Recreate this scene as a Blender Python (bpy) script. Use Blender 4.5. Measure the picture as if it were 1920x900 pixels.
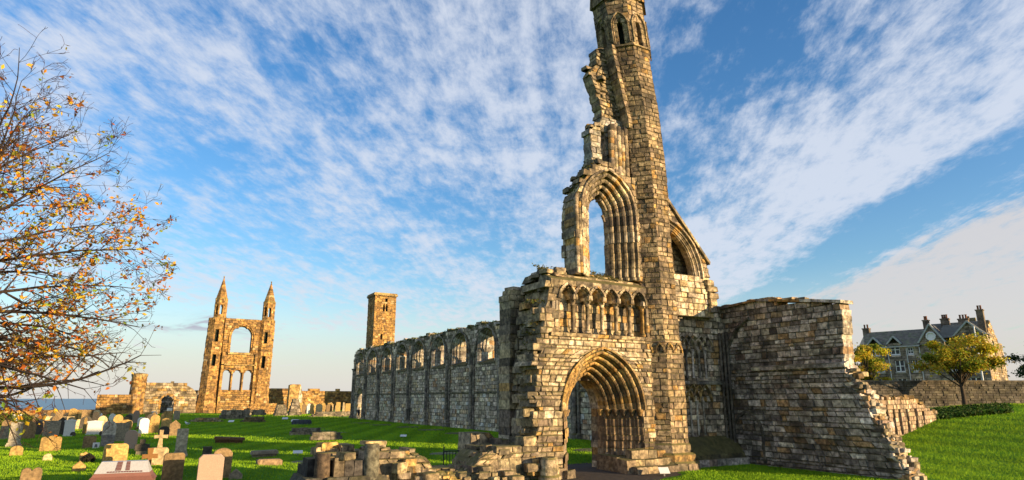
import bpy, bmesh, math, random
from math import sin, cos, pi, radians, sqrt, acos, atan2
from mathutils import Vector, Matrix

for _o in list(bpy.data.objects):
    bpy.data.objects.remove(_o, do_unlink=True)
SC = bpy.context.scene
COL = SC.collection

# ------------------------------------------------------------------ camera
cam_d = bpy.data.cameras.new('camera')
cam_d.sensor_width = 36.0
cam_d.lens = 36.0 * 1188.0 / 1920.0
cam_d.clip_start = 0.1
cam_d.clip_end = 60000.0
cam = bpy.data.objects.new('camera', cam_d)
COL.objects.link(cam)
cam.location = (0, 0, 3.0)
cam.rotation_euler = (radians(90 + 14.04), 0, radians(-30))
SC.camera = cam
SC.render.resolution_x = 1024
SC.render.resolution_y = 480

# ------------------------------------------------------------------ light
SUN_EL = 8.0           # degrees
SUN_FROM = (0.545, -0.839)   # horizontal direction towards the sun
sun_az = atan2(SUN_FROM[0], SUN_FROM[1])     # clockwise from +Y
W = bpy.data.worlds.new('World')
SC.world = W
W.use_nodes = True
nt = W.node_tree
nt.nodes.clear()
def N(tree, typ, **kw):
    n = tree.nodes.new(typ)
    for k, v in kw.items():
        if k.startswith('in_'):
            key = k[3:]
            n.inputs[int(key) if key.isdigit() else key].default_value = v
        else:
            setattr(n, k, v)
    return n
def L(tree, a, b): tree.links.new(a, b)
def math_n(tree, op, a, b=None, c=None, clamp=False):
    n = tree.nodes.new('ShaderNodeMath'); n.operation = op; n.use_clamp = clamp
    for i, x in enumerate((a, b, c)):
        if x is None: continue
        if isinstance(x, (int, float)): n.inputs[i].default_value = x
        else: tree.links.new(x, n.inputs[i])
    return n.outputs[0]
def mix_c(tree, f, a, b, blend='MIX'):
    n = tree.nodes.new('ShaderNodeMix'); n.data_type = 'RGBA'; n.blend_type = blend
    for key, x in (('Factor', f), ('A', a), ('B', b)):
        idx = {'Factor': 0, 'A': 6, 'B': 7}[key]
        if isinstance(x, (int, float)): n.inputs[idx].default_value = x
        elif isinstance(x, tuple): n.inputs[idx].default_value = (x[0], x[1], x[2], 1)
        else: tree.links.new(x, n.inputs[idx])
    return n.outputs[2]
def smooth(tree, x, lo, hi, to0=0.0, to1=1.0):
    n = tree.nodes.new('ShaderNodeMapRange'); n.interpolation_type = 'SMOOTHSTEP'
    tree.links.new(x, n.inputs[0])
    n.inputs[1].default_value = lo; n.inputs[2].default_value = hi
    n.inputs[3].default_value = to0; n.inputs[4].default_value = to1
    return n.outputs[0]

sky = N(nt, 'ShaderNodeTexSky', sky_type='NISHITA', sun_disc=False,
        sun_elevation=radians(SUN_EL), sun_rotation=sun_az,
        altitude=20.0, air_density=1.0, dust_density=1.2, ozone_density=2.2)
tc = N(nt, 'ShaderNodeTexCoord')
sep = N(nt, 'ShaderNodeSeparateXYZ')
L(nt, tc.outputs['Generated'], sep.inputs[0])
dz = math_n(nt, 'MAXIMUM', sep.outputs[2], 0.0)
den = math_n(nt, 'ADD', dz, 0.10)
px = math_n(nt, 'DIVIDE', sep.outputs[0], den)
py = math_n(nt, 'DIVIDE', sep.outputs[1], den)
CA = radians(36)
def lin(a, b):   # a*px + b*py
    return math_n(nt, 'ADD', math_n(nt, 'MULTIPLY', px, a), math_n(nt, 'MULTIPLY', py, b))
along = lin(sin(CA), cos(CA))
across = lin(cos(CA), -sin(CA))
def cloud_noise(sa, sc, scale, detail, rough, dist, seed):
    cb = N(nt, 'ShaderNodeCombineXYZ')
    L(nt, math_n(nt, 'MULTIPLY', along, sa), cb.inputs[0])
    L(nt, math_n(nt, 'MULTIPLY', across, sc), cb.inputs[1])
    cb.inputs[2].default_value = seed
    nz = N(nt, 'ShaderNodeTexNoise', in_Scale=scale, in_Detail=detail, in_Roughness=rough, in_Distortion=dist)
    L(nt, cb.outputs[0], nz.inputs['Vector'])
    return nz.outputs['Fac']
streak = cloud_noise(0.42, 1.0, 1.8, 9, 0.62, 0.4, 3.1)
fibre = cloud_noise(0.26, 1.8, 5.5, 10, 0.70, 0.35, 8.2)
mottle = cloud_noise(0.62, 1.15, 13.0, 9, 0.66, 0.15, 1.4)
patch = cloud_noise(0.7, 0.8, 2.6, 4, 0.55, 0.5, 5.5)
edge = math_n(nt, 'ADD', across, math_n(nt, 'MULTIPLY', along, 0.15))
edge = math_n(nt, 'ADD', edge, math_n(nt, 'MULTIPLY', math_n(nt, 'SUBTRACT', fibre, 0.5), 0.28))
def band(lo0, lo1, hi0, hi1):
    return math_n(nt, 'MULTIPLY', smooth(nt, edge, lo0, lo1), smooth(nt, edge, hi0, hi1, 1.0, 0.0))
cov = math_n(nt, 'MULTIPLY', streak, 0.45)
for o_, w_ in ((fibre, 0.27), (mottle, 0.64), (patch, 0.48)):
    cov = math_n(nt, 'ADD', cov, math_n(nt, 'MULTIPLY', o_, w_))          # mean about 0.91
for o_, w_ in ((band(0.35, 0.55, 0.65, 0.95), -0.08), (band(0.75, 1.2, 1.38, 1.60), 0.15), (band(1.46, 1.66, 1.78, 2.1), -0.17),
               (band(1.80, 2.25, 40.0, 41.0), 0.20)):
    cov = math_n(nt, 'ADD', cov, math_n(nt, 'MULTIPLY', o_, w_))
cmask = math_n(nt, 'MULTIPLY', smooth(nt, cov, 0.76, 1.11), 0.88)
hor = smooth(nt, dz, 0.20, 0.0)                       # thin veil of cloud near the horizon
cmask = math_n(nt, 'MAXIMUM', cmask, math_n(nt, 'MULTIPLY', hor, 0.85))
bankm = band(1.82, 2.05, 40.0, 41.0)
cloud_col = mix_c(nt, hor, (2.45, 2.65, 3.05), (2.75, 2.65, 2.6))
cloud_col = mix_c(nt, math_n(nt, 'MULTIPLY', bankm, 0.8), cloud_col, (2.45, 2.28, 2.2))
# a few small mauve-grey clouds low over the sea
gx = math_n(nt, 'MULTIPLY', smooth(nt, across, -3.3, -2.8), smooth(nt, across, -2.5, -2.1, 1.0, 0.0))
gz = math_n(nt, 'MULTIPLY', smooth(nt, dz, 0.080, 0.098), smooth(nt, dz, 0.108, 0.128, 1.0, 0.0))
grey = math_n(nt, 'MULTIPLY', math_n(nt, 'MULTIPLY', gx, gz), smooth(nt, patch, 0.42, 0.58))
cloud_col = mix_c(nt, math_n(nt, 'MULTIPLY', grey, 0.7), cloud_col, (1.35, 1.45, 1.8))
cmask = math_n(nt, 'MAXIMUM', cmask, grey)
hs = N(nt, 'ShaderNodeHueSaturation', in_Hue=0.509, in_Saturation=1.28, in_Value=1.0)
L(nt, sky.outputs[0], hs.inputs['Color'])
skyc = mix_c(nt, 1.0, hs.outputs[0], (1.0, 1.0, 1.0), 'MULTIPLY')
fin = mix_c(nt, cmask, skyc, cloud_col)
bg = N(nt, 'ShaderNodeBackground', in_Strength=0.14)
L(nt, fin, bg.inputs['Color'])
wo = N(nt, 'ShaderNodeOutputWorld')
L(nt, bg.outputs[0], wo.inputs['Surface'])

sd = bpy.data.lights.new('sun', 'SUN')
sd.energy = 5.0
sd.angle = radians(0.5)
sd.color = (1.0, 0.72, 0.40)
sun = bpy.data.objects.new('sun', sd)
COL.objects.link(sun)
_dir = Vector((-SUN_FROM[0] * cos(radians(SUN_EL)), -SUN_FROM[1] * cos(radians(SUN_EL)), -sin(radians(SUN_EL))))
sun.rotation_euler = _dir.to_track_quat('-Z', 'Y').to_euler()
sun.location = (60, -60, 40)

SC.view_settings.view_transform = 'Standard'
SC.view_settings.look = 'None'
SC.view_settings.exposure = 1.05
SC.view_settings.gamma = 1.0
SC.view_settings.use_curve_mapping = False

# ------------------------------------------------------------------ materials
def new_mat(name):
    m = bpy.data.materials.new(name); m.use_nodes = True
    t = m.node_tree; t.nodes.clear()
    out = N(t, 'ShaderNodeOutputMaterial')
    b = N(t, 'ShaderNodeBsdfPrincipled')
    b.inputs['Roughness'].default_value = 0.9
    b.inputs['Specular IOR Level'].default_value = 0.25
    L(t, b.outputs[0], out.inputs['Surface'])
    return m, t, b
def noise(t, vec, scale, detail=4, rough=0.55, dist=0.0):
    n = N(t, 'ShaderNodeTexNoise', in_Scale=scale, in_Detail=detail, in_Roughness=rough, in_Distortion=dist)
    L(t, vec, n.inputs['Vector'])
    return n.outputs['Fac']
def stone_mat(name, stain=0.5, moss=0.5, fine=6.0, bump=0.03, streak=0.35, rough=0.92, lichen=0.3, con=1.0):
    """colour comes from the stone's own 'col' attribute, broken up by grain, soot, water runs, lichen and moss"""
    m, t, b = new_mat(name)
    at = N(t, 'ShaderNodeAttribute', attribute_name='col')
    geo = N(t, 'ShaderNodeNewGeometry')
    P = geo.outputs['Position']
    n1 = noise(t, P, fine, 6, 0.65)
    n2 = noise(t, P, fine * 0.16, 5, 0.6, 0.4)
    base = mix_c(t, 1.0, at.outputs['Color'], mix_c(t, smooth(t, n1, 0.25, 0.75), tuple(1 - con * q for q in (.66, .67, .68)), tuple(1 + con * q for q in (.60, .55, .46))), 'MULTIPLY')
    base = mix_c(t, 1.0, base, mix_c(t, smooth(t, noise(t, P, fine * .5, 6, .7, .6), .3, .7), tuple(1 - con * q for q in (.38, .40, .42)), tuple(1 + con * q for q in (.28, .24, .16))), 'MULTIPLY')
    # soot
    base = mix_c(t, math_n(t, 'MULTIPLY', smooth(t, n2, 0.45, 0.64), stain), base, (0.045, 0.040, 0.036))
    # vertical water runs
    sc = N(t, 'ShaderNodeVectorMath', operation='MULTIPLY'); L(t, P, sc.inputs[0]); sc.inputs[1].default_value = (1.6, 1.6, 0.10)
    n3 = noise(t, sc.outputs[0], 1.6, 4, 0.6, 0.2)
    base = mix_c(t, math_n(t, 'MULTIPLY', smooth(t, n3, 0.51, 0.68), streak), base, (0.035, 0.032, 0.030))
    # yellow lichen
    n4 = noise(t, P, 1.3, 6, 0.7, 0.3)
    base = mix_c(t, math_n(t, 'MULTIPLY', smooth(t, n4, 0.60, 0.72), lichen), base, (0.34, 0.22, 0.05))
    # moss on ledges
    sn = N(t, 'ShaderNodeSeparateXYZ'); L(t, geo.outputs['True Normal'], sn.inputs[0])
    n5 = noise(t, P, 2.2, 5, 0.65)
    up = smooth(t, math_n(t, 'ADD', sn.outputs[2], math_n(t, 'MULTIPLY', math_n(t, 'SUBTRACT', n5, 0.5), 0.9)), 0.32, 0.75)
    base = mix_c(t, math_n(t, 'MULTIPLY', up, moss), base, mix_c(t, n1, (0.06, 0.07, 0.02), (0.16, 0.13, 0.045)))
    L(t, base, b.inputs['Base Color'])
    b.inputs['Roughness'].default_value = rough
    bp = N(t, 'ShaderNodeBump', in_Strength=0.9, in_Distance=bump)
    hn = math_n(t, 'ADD', n1, math_n(t, 'MULTIPLY', noise(t, P, fine * 3.2, 4, 0.6), 0.4))
    L(t, hn, bp.inputs['Height']); L(t, bp.outputs[0], b.inputs['Normal'])
    return m
def plain_mat(name, col, rough=0.8, var=0.25, scale=8.0, bump=0.0, metallic=0.0):
    m, t, b = new_mat(name)
    geo = N(t, 'ShaderNodeNewGeometry')
    n1 = noise(t, geo.outputs['Position'], scale, 5, 0.6)
    c = mix_c(t, n1, tuple(x * (1 - var) for x in col), tuple(min(1, x * (1 + var)) for x in col))
    L(t, c, b.inputs['Base Color'])
    b.inputs['Roughness'].default_value = rough
    b.inputs['Metallic'].default_value = metallic
    if bump:
        bp = N(t, 'ShaderNodeBump', in_Strength=0.8, in_Distance=bump)
        L(t, n1, bp.inputs['Height']); L(t, bp.outputs[0], b.inputs['Normal'])
    return m
def attr_mat(name, rough=0.8, scale=5.0, var=0.25, bump=0.01, transl=0.0):
    m, t, b = new_mat(name)
    at = N(t, 'ShaderNodeAttribute', attribute_name='col')
    geo = N(t, 'ShaderNodeNewGeometry')
    n1 = noise(t, geo.outputs['Position'], scale, 5, 0.65)
    c = mix_c(t, 1.0, at.outputs['Color'], mix_c(t, n1, (1 - var,) * 3, (1 + var,) * 3), 'MULTIPLY')
    L(t, c, b.inputs['Base Color']); b.inputs['Roughness'].default_value = rough
    if bump:
        bp = N(t, 'ShaderNodeBump', in_Strength=0.8, in_Distance=bump)
        L(t, n1, bp.inputs['Height']); L(t, bp.outputs[0], b.inputs['Normal'])
    if transl:
        tr = N(t, 'ShaderNodeBsdfTranslucent'); L(t, c, tr.inputs['Color'])
        mx = N(t, 'ShaderNodeMixShader', in_0=transl)
        L(t, b.outputs[0], mx.inputs[1]); L(t, tr.outputs[0], mx.inputs[2])
        out = [n for n in t.nodes if n.type == 'OUTPUT_MATERIAL'][0]
        L(t, mx.outputs[0], out.inputs['Surface'])
    return m

M = {}
M['front'] = stone_mat('west_front_stone', 0.66, 0.9, 6, 0.03, 0.42, lichen=0.35)
M['shade'] = stone_mat('soot_stone', 0.66, 0.6, 6, 0.035, 0.55, lichen=0.12)
M['nave'] = stone_mat('nave_stone', 0.32, 0.85, 4, 0.03, 0.32, lichen=0.12)
M['gable'] = stone_mat('gable_stone', 0.35, 0.55, 2.2, 0.05, 0.25, lichen=0.5)
M['far'] = stone_mat('far_stone', 0.30, 0.4, 1.6, 0.05, 0.15, lichen=0.3)
M['grave'] = stone_mat('grave_stone', 0.20, 0.45, 9, 0.01, 0.18, lichen=0.15, con=0.6)
M['granite'] = stone_mat('granite', 0.05, 0.0, 45, 0.003, 0.0, rough=0.45, lichen=0.0, con=0.22)
M['paint'] = attr_mat('painted_surface', 0.6, 6, 0.12, 0.0)
M['iron'] = plain_mat('dark_iron', (0.02, 0.03, 0.022), 0.5, 0.2)
M['slate'] = attr_mat('roof_slate', 0.7, 2.5, 0.45, 0.02)
M['glass'] = plain_mat('window_glass', (0.03, 0.04, 0.05), 0.08, 0.1)
M['leaf'] = attr_mat('leaves', 0.7, 4, 0.3, 0.0, 0.35)
M['bark'] = attr_mat('bark', 0.9, 12, 0.35, 0.01)
M['cloth'] = attr_mat('cloth', 0.95, 20, 0.2, 0.0)

# ------------------------------------------------------------------ mesh builder
class MB:
    def __init__(s): s.v = []; s.f = []; s.c = []; s.sm = []
    def add(s, verts, faces, col=(0.3, 0.3, 0.3), smooth=False):
        n = len(s.v)
        s.v.extend(verts)
        for f in faces:
            s.f.append(tuple(i + n for i in f)); s.c.append(col); s.sm.append(smooth)
    def build(s, name, mat, parent=None, local=False, loc=None):
        me = bpy.data.meshes.new(name)
        off = Vector((0, 0, 0))
        if not local:
            if parent is not None:
                q = parent
                while q is not None: off = off + q.location; q = q.parent
            elif loc is not None: off = Vector(loc)
        me.from_pydata([(x - off.x, y - off.y, z - off.z) for (x, y, z) in s.v], [], s.f)
        ca = me.color_attributes.new('col', 'FLOAT_COLOR', 'CORNER')
        vals = []
        for f, c in zip(s.f, s.c):
            vals.extend((c[0], c[1], c[2], 1.0) * len(f))
        ca.data.foreach_set('color', vals)
        me.polygons.foreach_set('use_smooth', s.sm)
        me.update()
        o = bpy.data.objects.new(name, me)
        COL.objects.link(o)
        if mat is not None: me.materials.append(mat)
        if parent is not None: o.parent = parent
        elif loc is not None: o.location = loc
        return o
    # basic shapes
    def box(s, a, b, col=(.3, .3, .3)):
        x0, y0, z0 = a; x1, y1, z1 = b
        v = [(x0, y0, z0), (x1, y0, z0), (x1, y1, z0), (x0, y1, z0), (x0, y0, z1), (x1, y0, z1), (x1, y1, z1), (x0, y1, z1)]
        s.add(v, [(0, 3, 2, 1), (4, 5, 6, 7), (0, 1, 5, 4), (1, 2, 6, 5), (2, 3, 7, 6), (3, 0, 4, 7)], col)
    def hexa(s, v8, col):
        s.add(v8, [(0, 3, 2, 1), (4, 5, 6, 7), (0, 1, 5, 4), (1, 2, 6, 5), (2, 3, 7, 6), (3, 0, 4, 7)], col)
    def prism(s, poly, fn, d0, d1, col, cap=True):
        """extrude a 2-D polygon; fn(u, v, d) -> point"""
        n = len(poly)
        v = [fn(u, w, d0) for u, w in poly] + [fn(u, w, d1) for u, w in poly]
        f = [(i, (i + 1) % n, n + (i + 1) % n, n + i) for i in range(n)]
        if cap: f += [tuple(range(n - 1, -1, -1)), tuple(range(n, 2 * n))]
        s.add(v, f, col)
    def lathe(s, x, y, prof, col, n=12, smooth=True, cap=True, rot=0.0):
        v = []
        for r, z in prof:
            for k in range(n):
                a = 2 * pi * k / n + rot
                v.append((x + r * cos(a), y + r * sin(a), z))
        f = []
        for i in range(len(prof) - 1):
            for k in range(n):
                k2 = (k + 1) % n
                f.append((i * n + k, i * n + k2, (i + 1) * n + k2, (i + 1) * n + k))
        s.add(v, f, col, smooth)
        if cap:
            s.add(v[-n:], [tuple(range(n))], col)
    def tube(s, pts, rad, col, n=5, smooth=True):
        pts = [Vector(p) for p in pts]
        v = []
        ref = Vector((0.31, 0.17, 0.93))
        for i, p in enumerate(pts):
            d = (pts[min(i + 1, len(pts) - 1)] - pts[max(i - 1, 0)])
            if d.length < 1e-6: d = Vector((0, 0, 1))
            d.normalize()
            a = d.cross(ref)
            if a.length < 0.05: a = d.cross(Vector((1, 0, 0)))
            a.normalize(); b = d.cross(a)
            for k in range(n):
                an = 2 * pi * k / n
                q = p + (a * cos(an) + b * sin(an)) * rad[i]
                v.append((q.x, q.y, q.z))
        f = []
        for i in range(len(pts) - 1):
            for k in range(n):
                k2 = (k + 1) % n
                f.append((i * n + k, i * n + k2, (i + 1) * n + k2, (i + 1) * n + k))
        s.add(v, f, col, smooth)

def tag(o, label=None, cat=None, group=None, kind=None):
    if label: o['label'] = label
    if cat: o['category'] = cat
    if group: o['group'] = group
    if kind: o['kind'] = kind
    return o
def thing(name, label, cat, loc=(0, 0, 0), rotz=0.0, group=None):
    o = bpy.data.objects.new(name, None)
    COL.objects.link(o)
    o.empty_display_size = 0.3
    o.location = loc; o.rotation_euler = (0, 0, rotz)
    return tag(o, label, cat, group)

# ------------------------------------------------------------------ masonry
def pal_mix(entries):
    tot = sum(w for w, _ in entries)
    mean = [sum(w * c[i] for w, c in entries) / tot for i in range(3)]
    entries = [(w, tuple(1.0 * (.22 * mean[i] + .78 * c[i]) for i in range(3))) for w, c in entries]
    def f(rng, u=0, v=0):
        r = rng.random() * tot
        for w, c in entries:
            r -= w
            if r <= 0: break
        k = rng.uniform(0.75, 1.22)
        return (c[0] * k, c[1] * k * rng.uniform(.97, 1.03), c[2] * k * rng.uniform(.92, 1.08))
    return f
PAL_FRONT = pal_mix([(5, (.36, .295, .20)), (3, (.46, .39, .285)), (1.5, (.42, .25, .075)), (2.2, (.17, .14, .11)), (2, (.55, .48, .38)), (1.4, (.085, .074, .064))])
PAL_PALE = pal_mix([(5, (.52, .45, .34)), (3, (.44, .36, .24)), (1, (.58, .53, .45)), (1, (.34, .25, .13))])
PAL_DARK = pal_mix([(4, (.36, .33, .31)), (3, (.52, .48, .45)), (2.8, (.64, .60, .57)), (1.6, (.14, .125, .115)), (1.2, (.42, .26, .11)), (1.2, (.26, .185, .14)), (1.2, (.66, .62, .59))])
PAL_TURRET = pal_mix([(5, (.33, .26, .17)), (3, (.41, .33, .22)), (2.4, (.21, .165, .115)), (1, (.42, .26, .09)), (1.2, (.11, .09, .07))])
PAL_NAVE = pal_mix([(5, (.35, .34, .325)), (3, (.47, .455, .43)), (2, (.20, .19, .18)), (1.5, (.42, .35, .25)), (1.4, (.60, .585, .56)), (.6, (.33, .20, .11))])
PAL_GOLD = pal_mix([(5, (.38, .225, .075)), (3, (.31, .185, .07)), (2, (.45, .29, .11)), (1.6, (.17, .11, .06)), (.6, (.52, .40, .22))])
PAL_RUB = pal_mix([(5, (.33, .27, .18)), (3, (.24, .20, .145)), (2, (.42, .36, .26)), (1, (.40, .25, .08)), (1.3, (.13, .115, .095))])

def intervals(inside, v, u0, u1, du):
    out = []; cur = None; n = int((u1 - u0) / du)
    for i in range(n + 1):
        u = u0 + i * du
        if inside(u, v):
            if cur is None: cur = u
        elif cur is not None:
            out.append((cur, u - du)); cur = None
    if cur is not None: out.append((cur, u1))
    return out

_jr = random.Random(999)
def stone(mb, P, ulb, urb, ult, urt, vb, vt, d0, d1, col, cd=.03, ci=.022, back=True):
    """one dressed block: P(u,v,w) -> point, w = depth into the wall"""
    J = _jr.uniform
    def ring(w, k, j=0.0, jw=0.0):
        return [P(ulb + k + J(-j, j), vb + k + J(-j, j), w + J(-jw, jw)), P(urb - k + J(-j, j), vb + k + J(-j, j), w + J(-jw, jw)), P(urt - k + J(-j, j), vt - k + J(-j, j), w + J(-jw, jw)), P(ult + k + J(-j, j), vt - k + J(-j, j), w + J(-jw, jw))]
    k = min(ci, 0.3 * max(0.001, min(urb - ulb, urt - ult, vt - vb)))
    v = ring(d0, k, k * .8, cd * .5) + ring(d0 + cd, 0) + ring(d1 - (cd if back else 0), 0)
    f = [(0, 1, 2, 3)]
    for a in range(4):
        b = (a + 1) % 4
        f.append((4 + a, 4 + b, b, a)); f.append((8 + a, 8 + b, 4 + b, 4 + a))
    if back:
        v += ring(d1, k)
        for a in range(4):
            b = (a + 1) % 4
            f.append((12 + a, 12 + b, 8 + b, 8 + a))
        f.append((15, 14, 13, 12))
    else:
        f.append((11, 10, 9, 8))
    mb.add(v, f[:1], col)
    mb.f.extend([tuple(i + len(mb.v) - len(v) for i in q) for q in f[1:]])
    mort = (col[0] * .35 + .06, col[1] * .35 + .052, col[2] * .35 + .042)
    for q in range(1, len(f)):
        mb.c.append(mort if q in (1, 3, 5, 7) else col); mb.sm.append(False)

def masonry(mb, P, inside, u0, u1, v0, v1, th, rng, pal=PAL_FRONT, ch=(.24, .40), ln=(.35, .8), jit=.025, rag=0.0, d0=0.0, du=.04, ragf=None, colf=None, rubble=0.0, cd=.032, ci=.026, back=True):
    v = v0
    while v < v1 - .05:
        h = rng.uniform(*ch)
        if v1 - v - h < ch[0] * .6: h = v1 - v
        vb, vt = v, v + h; v += h
        A = intervals(inside, vb + .01, u0, u1, du)
        B = intervals(inside, vt - .01, u0, u1, du)
        Mi = intervals(inside, (vb + vt) / 2, u0, u1, du)
        if len(A) == len(B) == len(Mi) and all(abs(a[0] - b[0]) < 2.2 * h + .1 and abs(a[1] - b[1]) < 2.2 * h + .1 for a, b in zip(A, B)):
            pairs = [(a[0], a[1], b[0], b[1]) for a, b in zip(A, B)]
        else:
            pairs = [(m[0], m[1], m[0], m[1]) for m in Mi]
        for (al, ar, bl, br) in pairs:
            r_l = rag if ragf is None else ragf(al, vb, 0)
            r_r = rag if ragf is None else ragf(ar, vb, 1)
            al2 = al + rng.uniform(-r_l, r_l); bl2 = bl + (al2 - al) + rng.uniform(-r_l, r_l) * .4
            ar2 = ar + rng.uniform(-r_r, r_r); br2 = br + (ar2 - ar) + rng.uniform(-r_r, r_r) * .4
            w = max(ar2 - al2, br2 - bl2)
            if w < .05 or min(ar2 - al2, br2 - bl2) < -.02: continue
            cuts = []; s = 0.0
            k = rng.uniform(.5, 1)
            while True:
                s += rng.uniform(*ln) * k; k = 1
                if s > w - ln[0] * .55: break
                cuts.append(s / w)
            cuts = [0.0] + cuts + [1.0]
            for a, b in zip(cuts[:-1], cuts[1:]):
                ulb = al2 + (ar2 - al2) * a; urb = al2 + (ar2 - al2) * b
                ult = bl2 + (br2 - bl2) * a; urt = bl2 + (br2 - bl2) * b
                j = rng.uniform(-jit, jit)
                if rubble and rng.random() < .35: j += rng.uniform(0, rubble)
                c = pal(rng)
                if colf: c = colf((ulb + urb) / 2, (vb + vt) / 2, c, rng)
                dv = rng.uniform(-.01, .01) if rubble else 0
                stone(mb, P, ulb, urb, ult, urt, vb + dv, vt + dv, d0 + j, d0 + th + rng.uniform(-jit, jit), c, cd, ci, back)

def plane(ox, oy, oz, ux, uy):
    """wall frame: u along (ux,uy), v up, w into the wall (to the left-hand normal pointing away from viewer side)"""
    wx, wy = -uy, ux
    def P(u, v, w): return (ox + ux * u + wx * w, oy + uy * u + wy * w, oz + v)
    return P

def pointed(a, r, t):
    """point on a pointed (r>=a) or round arch, half width a, rise r; t in [0,1] left springing..right springing"""
    r = max(r, a * 1.0001)
    R = (a * a + r * r) / (2 * a)
    th_ap = acos((a - R) / R)
    if t <= .5:
        th = pi + (th_ap - pi) * (t * 2)
        return (-a + R + R * cos(th), R * sin(th))
    th = pi + (th_ap - pi) * ((1 - t) * 2)
    return (a - R - R * cos(th), R * sin(th))
def in_arch(du, dv, a, r):
    """inside the arch head / jamb opening; dv measured from springing"""
    if abs(du) > a: return False
    if dv <= 0: return True
    r = max(r, a * 1.0001)
    R = (a * a + r * r) / (2 * a)
    x = abs(du)
    return (x + R - a) ** 2 + dv * dv < R * R

def order_profile(n, sr, sd, hood=True, roll=.36):
    """polyline (off, depth) from the outer hood in to the innermost order"""
    p = []
    if hood: p += [(n * sr + .13, .0), (n * sr + .12, -.10), (n * sr + .03, -.11), (n * sr, .02)]
    for i in range(n):
        o = (n - i) * sr; d = i * sd
        cx, cy = o - .46 * sr, d + .46 * sd
        rr = roll * min(sr, sd) * 1.15
        for ph in (-20, -70, -115, -160, -205, -240):
            p.append((cx + rr * cos(radians(ph)), cy + rr * sin(radians(ph))))
        p.append((o - sr * .98, d + sd * .80))
    p.append((0.0, n * sd + .02)); p.append((0.0, n * sd + .35))
    return p

def arch_ring(mb, P, cx, spring, hw, rise, prof, rng, pal, nv=11, k=1.0, jamb_bottom=None, jit=.012, t0=0.0, t1=1.0, jambs=(True, True), erode=0.0, rows=.34):
    def pts(t, dr, dd):
        out = []
        for (o, d) in prof:
            x, z = pointed(hw + o, rise + o * k, t)
            out.append(P(cx + x, spring + z, d + dd))
        return out
    n2 = nv * 2
    for i in range(n2):
        a, b = i / n2, (i + 1) / n2
        if b <= t0 or a >= t1: continue
        if erode and rng.random() < erode: continue
        dd = rng.uniform(-jit, jit)
        e = .10 / n2
        c = pal(rng)
        m = (a + b) / 2
        cols = [pts(a + .0, 0, dd + .02), pts(a + e, 0, dd), pts(m, 0, dd), pts(b - e, 0, dd), pts(b, 0, dd + .02)]
        v = [q for col_ in cols for q in col_]
        np_ = len(prof)
        f = [(x * np_ + y, x * np_ + y + 1, (x + 1) * np_ + y + 1, (x + 1) * np_ + y) for x in range(len(cols) - 1) for y in range(np_ - 1)]
        mb.add(v, f, c)
    if jamb_bottom is not None:
        for side in (0, 1):
            if not jambs[side]: continue
            sg = -1 if side == 0 else 1
            z = spring
            while z > jamb_bottom + .05:
                h = min(rng.uniform(rows * .7, rows * 1.25), z - jamb_bottom)
                if z - jamb_bottom - h < .12: h = z - jamb_bottom
                zb = z - h
                dd = rng.uniform(-jit, jit) * 1.5
                c = pal(rng)
                v = []
                for zz, ex in ((zb, .02), (zb + .02, 0), (z - .02, 0), (z, .02)):
                    for (o, d) in prof:
                        v.append(P(cx + sg * (hw + o + ex * .5), zz, d + dd + ex))
                np_ = len(prof)
                f = [(x * np_ + y, x * np_ + y + 1, (x + 1) * np_ + y + 1, (x + 1) * np_ + y) for x in range(3) for y in range(np_ - 1)]
                if side == 1: f = [tuple(reversed(q)) for q in f]
                mb.add(v, f, c)
                z = zb

def shaft(mb, P, u, w, z0, z1, r, col, capital=True, n=8):
    x, y, _ = P(u, 0, w)
    base = P(0, 0, 0)[2]
    prof = [(r * 1.7, z0), (r * 1.7, z0 + r), (r * 1.15, z0 + 1.6 * r), (r, z0 + 2 * r)]
    if capital:
        hc = r * 3.2
        prof += [(r, z1 - hc), (r * 1.25, z1 - hc), (r * 1.25, z1 - hc + .4 * r), (r * 1.02, z1 - hc + .5 * r), (r * 1.75, z1 - .7 * r), (r * 1.9, z1 - .6 * r), (r * 1.9, z1)]
    else:
        prof += [(r, z1)]
    mb.lathe(x, y, [(a, b + base) for a, b in prof], col, n)

def polyfn(pts):
    """point-in-polygon test"""
    def f(u, v):
        c = False; j = len(pts) - 1
        for i in range(len(pts)):
            (xi, yi), (xj, yj) = pts[i], pts[j]
            if (yi > v) != (yj > v) and u < (xj - xi) * (v - yi) / (yj - yi) + xi: c = not c
            j = i
        return c
    return f
def lerp_tab(tab):
    """piecewise linear lookup"""
    def f(x):
        if x <= tab[0][0]: return tab[0][1]
        for (a, ya), (b, yb) in zip(tab[:-1], tab[1:]):
            if x <= b: return ya + (yb - ya) * (x - a) / (b - a)
        return tab[-1][1]
    return f
def rock(mb, x, y, z, sx, sy, sz, rng, col, rot=0.0):
    """a rough quarry block: jittered bevelled box"""
    v = []
    ca, sa = cos(rot), sin(rot)
    for iz, kz in ((0, .94), (1, 1.0), (2, 1.0), (3, .90)):
        zz = (0, .08, .88, 1)[iz] * sz
        for px_, py_ in ((-1, -.88), (-.88, -1), (.88, -1), (1, -.88), (1, .88), (.88, 1), (-.88, 1), (-1, .88)):
            qx = px_ * kz * sx / 2 * rng.uniform(.9, 1.06); qy = py_ * kz * sy / 2 * rng.uniform(.9, 1.06)
            v.append((x + qx * ca - qy * sa, y + qx * sa + qy * ca, z + zz + (rng.uniform(-.08, .08) * sz if iz else 0)))
    f = []
    for i in range(3):
        for k in range(8):
            k2 = (k + 1) % 8
            f.append((i * 8 + k, i * 8 + k2, (i + 1) * 8 + k2, (i + 1) * 8 + k))
    f.append(tuple(range(24, 32)))
    mb.add(v, f, col)

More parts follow.
